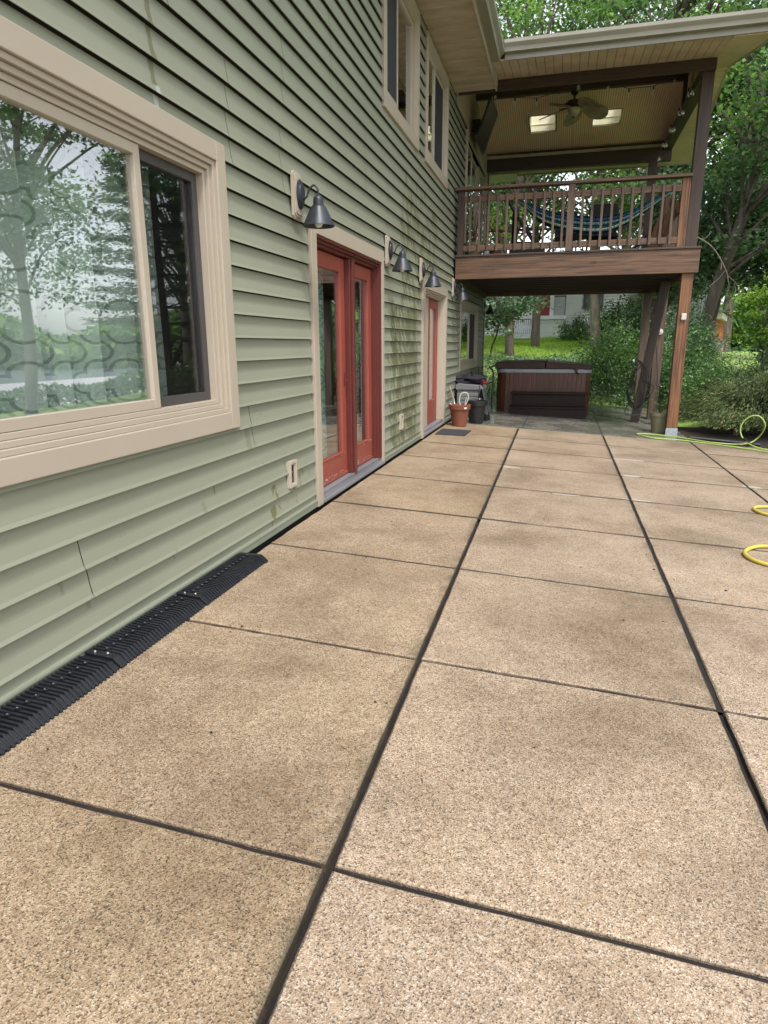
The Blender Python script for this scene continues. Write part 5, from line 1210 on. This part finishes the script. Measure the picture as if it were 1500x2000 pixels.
tC = build_tree('broadleaf_tree', 'thick trunked oak showing above the porch roof', 'tree', (4.9, 25.5, th(4.9, 25.5)-0.1), 18, (0, 0, 11.5), (5.0, 4.6, 5.5), 50, 9000, 0.17, LEAF, BARK, 0.34, (-0.4, 0.2), 9, 0.72, WG)
copy_thing(tA, (0.62, 26.3, th(0.6, 26.3)-0.1), 'slim dark trunked tree on the slope behind the hot tub, the right one', WG, R(140), 1.0)
tD = copy_thing(tA, (2.75, 26.5, th(2.75, 26.5)-0.1), 'pale barked tree in front of the grey neighbouring house', WG, R(70), 1.12)
for ch in tD.children:
    if ch.name.startswith('trunk'): ch.data = ch.data.copy(); ch.data.materials[0] = BARKL
copy_thing(tB, (-2.6, 29.0, th(-2.6, 29)-0.1), 'broad tree behind the far corner of the sage house', WG, R(200), 1.1)
copy_thing(tC, (-1.8, 41.5, th(-1.8, 41)-0.1), 'tall tree rising straight behind the neighbouring house', WG, R(30), 1.0)
copy_thing(tC, (10.6, 34, th(10.6, 34)-0.1), 'stout trunked tree just right of the orange columns', WG, R(110), 0.95)
copy_thing(tB, (8.95, 26.8, th(8.95, 26.8)-0.1), 'tree whose branches hang over the japanese maple', WG, R(160), 0.9)
copy_thing(tA, (5.2, 33, th(5.2, 33)-0.1), 'slender tree between the deck posts and the columns', WG, R(250), 1.2)
BGG = 'tall trees of the far wood'
BGL = 'tall leafy tree of the far wood behind the houses'
for (x, y, s_, a) in ((-7, 44, 1.1, 10), (-2.5, 50, 1.1, 60), (5.5, 50, 1.15, 100), (12.5, 50, 1.1, 300), (17.5, 52, 1.15, 220)):
    copy_thing(tC, (x, y, th(x, y)-0.2), BGL, BGG, R(a), s_)
# mid-height understory at the right: low crowns
tE = build_tree('young_tree', 'bright lime green young tree right of the deck post', 'tree', (6.6, 17.6, th(6.6, 17.6)-0.05), 3.2, (0, 0, 2.05), (0.9, 1.0, 0.95), 46, 6500, 0.085, LEAFL, BARK, 0.05, (0.1, 0), 13, 0.3)
tF = build_tree('understory_tree', 'low spreading tree far behind the deck post', 'tree', (5.0, 25.0, th(5.0, 25.0)-0.05), 5.2, (0.1, 0, 3.4), (1.3, 1.4, 1.9), 60, 11000, 0.10, LEAFI, BARK, 0.07, (0.1, 0), 17, 0.42)
copy_thing(tF, (6.3, 23.5, th(6.3, 23.5)-0.1), 'mid green understory tree beneath the leaning tree', None, R(90), 1.5)
copy_thing(tF, (8.9, 25.5, th(8.9, 25)-0.1), 'understory tree at the right edge behind the lime tree', None, R(200), 1.8)
tG = build_tree('understory_tree', 'small leafy tree hanging in front of the neighbouring porch', 'tree', (-0.35, 21.8, th(-.35, 21.8)-0.05), 3.0, (0.1, 0, 2.0), (1.25, 1.0, 0.95), 40, 3800, 0.12, LEAFI, BARK, 0.035, (0.1, 0), 23, 0.36)
# dead branch in front of foliage
m = MB(); m.tube(arc([(4.10, 14.5, 3.25), (4.45, 14.5, 3.02), (4.72, 14.5, 2.62), (4.80, 14.5, 2.38)], 6), [0.012]*6+[0.009]*6+[0.007]*7, 6)
for (a, b_) in (((4.72, 14.5, 2.6), (4.45, 14.4, 2.30)), ((4.78, 14.5, 2.5), (5.02, 14.5, 2.22)), ((4.8, 14.5, 2.4), (4.78, 14.5, 2.12)), ((4.6, 14.5, 2.85), (4.62, 14.4, 2.6)), ((4.9, 14.5, 2.35), (4.92, 14.45, 2.15)), ((4.25, 14.5, 3.15), (4.4, 14.6, 3.32))):
    m.tube(arc([a, ((a[0]+b_[0])/2+0.03, a[1], (a[2]+b_[2])/2), b_], 3), 0.0045, 5)
o = m.build('bare_branch', pm('bleached_bark', (0.22, 0.19, 0.15), None, 10, 0.9)); tag(o, 'bleached bare branch hanging in front of the dark foliage', 'branch')

# reflected yard trees (off-frame to the right, mirrored in the windows)
copy_thing(tB, (10.2, 13.0, th(10.2, 13.0)-0.1), 'spreading yard tree right of the patio, mirrored in the big window', None, R(60), 0.80)
tR = copy_thing(tA, (9.6, 9.0, th(9.6, 9)-0.1), 'slim yard tree right of the patio, at the left of the big window reflection', None, R(20), 0.85)
copy_thing(tA, (16, 17, th(16, 17)-0.1), 'yard tree by the hedge, in the middle of the big window reflection', None, R(300), 0.95)
copy_thing(tC, (20, 36, th(20, 36)-0.1), 'tall tree beyond the metal roof, seen mirrored', None, R(300), 0.9)
# pine
rg = np.random.default_rng(4); pn = thing('pine_tree', 'pine with layered boughs right of the patio, mirrored in the screened pane', 'tree', (0, 0, 0))
P = []; D = []
m = MB(); m.tube([(0, 0, -0.3), (0.05, 0, 4), (0, 0.05, 9.5)], [0.2, 0.14, 0.03], 10)
for lev in range(17):
    z = 1.7+lev*0.48; rr_ = 2.5*(1-(lev/19)**1.3)
    for k in range(7):
        a = rg.uniform(0, 6.28); e = np.array([math.cos(a), math.sin(a), 0.05]); 
        m.tube([(0, 0, z), tuple(e*rr_*0.5+np.array([0, 0, z+0.05])), tuple(e*rr_+np.array([0, 0, z-0.12]))], [0.03, 0.018, 0.006], 5)
        n = 190; u = rg.uniform(0.25, 1, n)[:, None]; side = np.array([-e[1], e[0], 0])
        P.append(e*rr_*u + side*rg.normal(0, 0.20, n)[:, None] + np.array([0, 0, z-0.05]) + np.column_stack([np.zeros(n), np.zeros(n), rg.normal(0, 0.05, n)])); D.append(np.tile(e, (n, 1)))
P = np.concatenate(P); D = np.concatenate(D); Vv, Ff, Tt = leaves(P, 0.17, rg.uniform(0, 1, len(P)), 0.22, 0.6, 0.2, D*1.2); stuff_mesh('crown', Vv, Ff, Tt, NEEDLE, pn); m.build('trunk', BARK, pn, smooth=True); pn.location = (10.0, 18.6, th(10, 18.6))

# ------------------------------------------------------------------ shrubs, ground cover
def shrub(name, label, cat, loc, r_, n, size, lm, seed, aspect=0.5, nst=14, clumps=50, droop=0.0, dome=False):
    rg = np.random.default_rng(seed); random.seed(seed); t_ = thing(name, label, cat, (0, 0, 0)); P = []; T = []
    for k in range(clumps):
        v = rg.normal(size=3); v[2] = abs(v[2])*(0.9 if dome else 1); v /= np.linalg.norm(v); q = rg.uniform(0.45, 1.0)**0.6
        c = v*q*np.array(r_)*(1+0.15*math.sin(4*math.atan2(v[1], v[0])+seed)); per_ = n//clumps; rad = min(r_)*0.30*rg.uniform(0.6, 1.3)
        if dome:
            g_ = rg.normal(size=(per_, 3))*np.array([rad*1.2, rad*1.2, rad*0.35])*0.7
            g_[:, 2] -= (g_[:, 0]**2+g_[:, 1]**2)*0.6/max(rad, .1)
        else: g_ = rg.normal(size=(per_, 3))*rad*0.65
        pp = c+g_; P.append(pp); T.append(np.clip(rg.uniform(0.1, 0.7)+rg.normal(0, 0.17, per_), 0, 1))
    P = np.concatenate(P); T = np.concatenate(T); ok = P[:, 2] > 0.03; P = P[ok]; T = T[ok]
    dirs = None
    if dome: dirs = P/np.linalg.norm(P, axis=1)[:, None]*np.array([1, 1, 0.2])
    Vv, Ff, Tt = leaves(P, size, T, aspect, 0.3, droop, dirs); stuff_mesh('foliage', Vv, Ff, Tt, lm, t_)
    m = MB()
    for k in range(nst):
        a = random.uniform(0, 6.28); e = Vector((math.cos(a)*r_[0]*0.8, math.sin(a)*r_[1]*0.8, r_[2]*random.uniform(0.5, 0.9)))
        m.tube(arc([(0, 0, -0.05), e*0.45+Vector((0, 0, 0.1*r_[2])), e], 3), [0.022, 0.02, 0.017, 0.014, 0.01, 0.008, 0.005], 6)
    m.build('stems', BARK, t_); t_.location = loc; return t_
shrub('holly_bush', 'glossy green rounded bush right behind the hot tub', 'bush', (3.3, 17.7, th(3.3, 17.7)-0.25), (1.45, 1.0, 2.0), 16000, 0.065, LEAFB, 31, 0.55, 18, 90)
shrub('holly_bush', 'taller holly bush seen between the two back deck posts', 'bush', (4.6, 17.0, th(4.6, 17.0)-0.1), (0.9, 0.8, 1.75), 8000, 0.065, LEAFB, 32, 0.55, 12, 60)
shrub('shrub', 'dark shrub against the grey neighbouring wall', 'bush', (4.2, 28, th(4.2, 28)), (1.7, 1.2, 1.9), 7000, 0.10, LEAFB, 33, 0.55, 8, 50)
shrub('shrub', 'small dark bush at the corner of the neighbouring porch', 'bush', (2.35, 31.5, th(2.35, 31.5)), (0.8, 0.7, 1.0), 3000, 0.09, LEAFB, 34, 0.55, 6, 30)
shrub('shrub', 'blue green shrub between the deck post and the maple', 'bush', (5.3, 15.6, th(5.3, 15.6)), (0.9, 0.8, 1.15), 6500, 0.06, LEAFI, 35, 0.45, 10, 50)
shrub('shrub', 'blue green shrub rising behind the maple', 'bush', (5.2, 20.5, th(5.2, 20.5)), (0.75, 0.8, 1.7), 6500, 0.09, LEAFI, 38, 0.45, 10, 50)
shrub('shrub', 'low green shrub at the right edge behind the maple', 'bush', (7.0, 18.6, th(7.0, 18.6)), (1.0, 0.9, 1.15), 6000, 0.075, LEAFB, 43, 0.5, 10, 50)
shrub('shrub', 'leafy green shrub close behind the front deck post', 'bush', (4.75, 14.9, th(4.75, 14.9)), (0.65, 0.6, 1.2), 6000, 0.055, LEAFB, 44, 0.5, 10, 50)
# japanese maple
jm = shrub('japanese_maple', 'low weeping olive green maple dome right of the deck post', 'tree', (5.15, 12.7, -0.12), (1.25, 1.15, 1.03), 56000, 0.078, LEAFM, 41, 0.17, 16, 170, 0.35, True)
m = MB(); m.tube(arc([(-0.42, -0.35, -0.35), (-0.36, -0.3, -0.05), (-0.1, -0.1, 0.3), (0.1, 0.1, 0.6)], 4), [0.05]*4+[0.04]*4+[0.03]*5, 8); m.tube(arc([(-0.36, -0.3, -0.05), (0.2, -0.3, 0.12), (0.6, -0.2, 0.3)], 4), [0.035]*9, 8)
tk = m.build('trunk', BARK, jm)

def cover(name, n, region, size, lm, label, cat, zfun, aspect=0.3, droop=-0.8, seed=5, hvar=0.25):
    rg = np.random.default_rng(seed); x = rg.uniform(region[0], region[1], n); y = rg.uniform(region[2], region[3], n)
    patch = 0.5+0.5*np.sin(x*1.9+seed)*np.sin(y*1.4+seed*2)
    z = terr(x, y)+rg.uniform(0, 1, n)**0.8*hvar*(0.4+patch)
    keep = zfun(x, y); P = np.column_stack([x, y, z])[keep]; T = np.clip(0.15+0.5*patch[keep]+rg.normal(0, 0.2, keep.sum()), 0, 1)
    Vv, Ff, Tt = leaves(P, size, T, aspect, 0.3, droop); o = stuff_mesh(name, Vv, Ff, Tt, lm); o['kind'] = 'stuff'; return tag(o, label, cat)
cover('ivy_ground_cover', 26000, (-3.0, 5.6, 16.35, 26.5), 0.09, LEAFI, 'blue green ground cover on the slope behind the hot tub', 'ground cover', lambda x, y: (y < 21.8+0.8*np.sin(x*1.3)) , 0.5, 0.0, 6, 0.30)
cover('grass', 42000, (-3.5, 8.0, 21.0, 35), 0.13, GRASSM, 'bright green lawn on the rise before the neighbouring house', 'grass', lambda x, y: (y > 21.6+0.8*np.sin(x*1.3)), 0.16, -0.9, 8, 0.06)
cover('grass', 26000, (4.2, 9.0, 10.9, 20), 0.09, GRASSM, 'rough grass around the maple at the edge of the bed', 'grass', lambda x, y: (x > 4.9+0.25*np.sin(y*2)) & (y > 11.6) & (((x-5.1)/0.9)**2+((y-12.5)/0.75)**2 > 1), 0.12, -0.9, 9, 0.07)
# mulch chips on the bed
rg = np.random.default_rng(2); n = 5000; x = rg.uniform(3.8, 6.2, n); y = rg.uniform(10.78, 12.6, n); P = np.column_stack([x, y, terr(x, y)+rg.uniform(0.02, 0.075, n)])
MUL = leaf_mat('mulch_chips', [(0, (0.02, 0.012, 0.01)), (0.6, (0.07, 0.035, 0.025)), (1, (0.16, 0.08, 0.055))], 0.9, 0.0)
Vv, Ff, Tt = leaves(P, 0.05, rg.uniform(0, 1, n), 0.45, 0.8); o = stuff_mesh('bark_mulch', Vv, Ff, Tt, MUL); o['kind'] = 'stuff'; tag(o, 'dark bark mulch on the bed beside the patio', 'mulch')
m = MB(); m.add([(3.8, 10.725, -0.215), (6.4, 10.725, -0.33), (6.4, 13.6, -0.36), (3.8, 13.6, -0.30)], [(0, 1, 2, 3)]); m.build('bed_soil', MATS['potting_soil'], kind='structure')
# litter specks on patio
n = 140; x = rg.uniform(0.2, 4.2, n); y = rg.uniform(1.2, 9.5, n); P = np.column_stack([x, y, -SL*x+0.004]); Vv, Ff, Tt = leaves(P, 0.014, rg.uniform(0, 1, n), 0.6, 0.95); o = stuff_mesh('leaf_litter', Vv, Ff, Tt, MUL); o['kind'] = 'stuff'; tag(o, 'tiny dark specks of leaf litter scattered over the patio', 'leaf litter')

# ------------------------------------------------------------------ neighbouring house
nb = thing('neighbour_house', 'pale grey sided house with red door up the grassy rise', 'house', (1, 34, 1.5))
NG = pm('pale_grey_siding', (0.62, 0.65, 0.62), (0.56, 0.59, 0.56), 2, 0.6)
m = MB(); z = 1.2
while z < 4.6:
    m.prism([(34.0, z), (34.03, z+0.14), (34.06, z+0.14), (34.06, z)], 0, -7.0, 7.6); z += 0.14
m.box(-7, 7.6, 34.06, 42, 1.0, 4.7)
m.build('wall', NG, nb)
m = MB(); z = 1.5
while z < 2.36:
    m.prism([(32.6, z), (32.63, z+0.14), (32.66, z+0.14), (32.66, z)], 0, 0.30, 1.78); z += 0.14
m.box(0.30, 1.78, 32.66, 33.99, 1.3, 2.36); m.build('porch_base', NG, nb)
m = MB(); m.box(0.22, 1.84, 32.52, 33.99, 2.362, 2.53); m.build('porch_slab', WHITE, nb)
m = MB(); m.box(0.36, 1.06, 33.95, 33.995, 2.56, 4.5)
for k in range(6): m.box(0.40+0.11*k, 0.405+0.11*k, 33.945, 33.9499, 2.6, 4.45)
m.build('door', pm('barn_red', (0.24, 0.03, 0.025), (0.20, 0.026, 0.022), 5, 0.6), nb)
B('porch_post', WHITE, nb, (1.10, 1.26, 32.7, 32.86, 2.532, 4.6), bev=0)
B('door_trim', WHITE, nb, (1.07, 1.20, 33.93, 33.995, 2.54, 4.5), bev=0)
B('band_trim', WHITE, nb, (1.85, 7.6, 33.93, 33.998, 2.14, 2.33), (-7, 0.2, 33.93, 33.998, 3.02, 3.35), bev=0)
m = MB(); m.box(1.28, 1.80, 32.6, 32.64, 3.36, 3.41)
for k in range(12): m.box(1.28+0.046*k, 1.295+0.046*k, 32.61, 32.63, 2.532, 3.36)
m.box(1.76, 1.80, 32.6, 33.9, 3.36, 3.41)
for k in range(9): m.box(1.77, 1.79, 32.7+0.14*k, 32.72+0.14*k, 2.532, 3.36)
m.build('porch_railing', BLK, nb)
m = MB()
for k in range(9): m.tube([(-0.45+0.09*k, 32.0, 1.72), (-0.45+0.09*k, 32.0, 2.35)], 0.012, 5)
m.tube([(-0.5, 32.0, 2.36), (0.3, 32.0, 2.36)], 0.018, 5); m.build('stair_railing', BLK, nb)
B('steps', WHITE, nb, (-0.5, 0.29, 32.2, 32.6, 1.5, 1.75), (-0.5, 0.29, 32.6001, 33.0, 1.5, 1.95), (-0.5, 0.29, 33.0001, 33.9, 1.5, 2.15), bev=0)
m = MB()
m.box(2.6, 3.5, 33.93, 33.994, 2.9, 4.1); m.build('window', pm('dark_pane', (0.05, 0.06, 0.07), None, 3, 0.1, bmp=0), nb)
m = MB(); m.prism([(33.4, 4.7), (38, 6.0), (42.6, 4.7)], 0, -7.6, 8.2); m.build('roof', ROOFM, nb)
# right wing with balcony railing
m = MB(); z = 0.9
while z < 4.6:
    m.prism([(31.0, z), (31.03, z+0.14), (31.06, z+0.14), (31.06, z)], 0, 5.4, 7.5); z += 0.14
m.box(5.4, 7.5, 31.06, 33.9, 0.8, 4.7); m.build('side_wing', pm('white_siding', (0.62, 0.65, 0.66), None, 2, 0.6), nb)
m = MB()
for k in range(14): m.tube([(5.5+0.14*k, 30.6, 2.4), (5.5+0.14*k, 30.6, 3.2)], 0.012, 5)
m.tube([(5.4, 30.6, 3.22), (7.5, 30.6, 3.22)], 0.02, 5); m.tube([(5.4, 30.6, 2.38), (7.5, 30.6, 2.38)], 0.02, 5); m.build('balcony_railing', BLK, nb)
B('wing_window', MATS['dark_pane'], nb, (6.2, 6.7, 30.985, 30.999, 2.6, 4.0), bev=0)

# pavilion with orange columns
pv = thing('pavilion', 'pavilion with orange wooden columns on stone bases beyond the maple', 'pavilion', (9.9, 40, th(9.9, 40)))
OC = wood('orange_cedar', (0.46, 0.16, 0.045), (0.25, 0.08, 0.025), 2)
STN = pm('stacked_stone', (0.36, 0.30, 0.27), (0.14, 0.11, 0.10), 7, 0.9, bmp=0.8, stretch=(1, 1, 3))
zt0 = th(9.9, 40)
for k in range(4):
    cx, cy = 9.55+0.42*k, 40.0+1.5*k
    m = MB(); m.box(cx-0.17, cx+0.17, cy-0.17, cy+0.17, 1.46, 2.52-0.0*k); m.build('column', OC, pv, bev=0.01)
    m = MB(); m.box(cx-0.27, cx+0.27, cy-0.27, cy+0.27, zt0-0.3, 1.40); m.box(cx-0.31, cx+0.31, cy-0.31, cy+0.31, 1.401, 1.459); m.build('stone_base', STN, pv, bev=0.01)
m = MB(); m.add([(8.9, 39.7, 2.54), (9.85, 39.5, 2.54), (11.3, 45.2, 2.54), (8.9, 45.2, 2.54), (8.9, 39.7, 2.85), (9.85, 39.5, 2.85), (11.3, 45.2, 2.85), (8.9, 45.2, 2.85)], [(0, 3, 2, 1), (4, 5, 6, 7), (0, 1, 5, 4), (1, 2, 6, 5), (2, 3, 7, 6), (3, 0, 4, 7)]); m.build('fascia_beam', pm('ivory_fascia', (0.66, 0.62, 0.50), None, 3, 0.5), pv)
m = MB(); m.add([(8.6, 39.4, 2.86), (10.0, 39.2, 2.86), (11.6, 45.4, 2.86), (8.6, 45.4, 2.86), (9.4, 42.5, 3.5)], [(0, 1, 4), (1, 2, 4), (2, 3, 4), (3, 0, 4), (3, 2, 1, 0)]); m.build('roof', ROOFM, pv)

# ------------------------------------------------------------------ reflected side: metal roofed building, hedge, far shore
mb_ = thing('boathouse', 'long low building with pale ribbed metal roof below the yard', 'building', (27, 35, th(27, 35)))
MR = pm('pale_metal_roof', (0.68, 0.62, 0.66), (0.62, 0.57, 0.62), 1.5, 0.4, metallic=0.2, bmp=0)
m = MB(); m.box(24.5, 30.5, 8, 66, -8, -2.1); m.build('wall', pm('taupe_wall', (0.25, 0.22, 0.18), None, 2, 0.7), mb_)
m = MB(); m.prism([(24.0, -2.1), (27.5, -0.75), (31.0, -2.1)], 1, 7.5, 66.5)
y = 7.7
while y < 66.4:
    m.prism([(24.0, -2.06), (27.5, -0.71), (27.5, -0.74), (24.0, -2.09)], 1, y, y+0.05); y += 0.45
m.build('roof', MR, mb_)
m = MB(); m.prism([(30.4, -2.0), (33.2, -2.0), (31.8, -1.0)], 0, 23.6, 26.5); m.build('roof_gable', MR, mb_)
rg = np.random.default_rng(12); n = 14000; x = 15.3+rg.normal(0, 0.5, n)*1.0; y = rg.uniform(4, 48, n); z = np.array(terr(x, y)) + rg.uniform(0, 1, n)**0.6*(0.85+0.12*np.sin(y*1.1))*np.clip(1-((x-15.3)/1.5)**2, 0.1, 1)
Vv, Ff, Tt = leaves(np.column_stack([x, y, z]), 0.20, rg.uniform(0, 0.7, n), 0.6, 0.3); o = stuff_mesh('hedge', Vv, Ff, Tt, LEAFB); tag(o, 'long clipped hedge at the bottom of the yard', 'hedge')
# far shore wooded hills
n = 46000; a = rg.uniform(-0.15, math.pi*0.62, n); rad = rg.uniform(235, 300, n); x = rad*np.sin(a+0.2); y = rad*np.cos(a+0.2)
hh = 14+5*np.sin(a*9)+3*np.sin(a*23)+2*np.sin(a*47)+ (rad-235)*0.10
z = -6+hh*rg.uniform(0, 1, n)**0.7
Vv, Ff, Tt = leaves(np.column_stack([x, y, z]), 4.2, rg.uniform(0.1, 0.9, n), 0.8, 0.2); o = stuff_mesh('far_woods', Vv, Ff, Tt, LEAF); o['kind'] = 'stuff'; tag(o, 'wooded far shore across the lake', 'woods')
# parked pieces of the far right: dark garden steps rail
m = MB(); m.tube([(9.6, 31, 1.0), (10.6, 30.5, 0.55)], 0.04, 6); m.tube([(9.6, 31, 1.15), (10.6, 30.5, 0.72)], 0.03, 6)
for k in range(5): m.tube([(9.7+0.2*k, 31-0.1*k, 0.2), (9.7+0.2*k, 31-0.1*k, 1.1-0.09*k)], 0.02, 6)
o = m.build('handrail', BLK); tag(o, 'sloping dark handrail far behind the maple at the right edge', 'handrail')
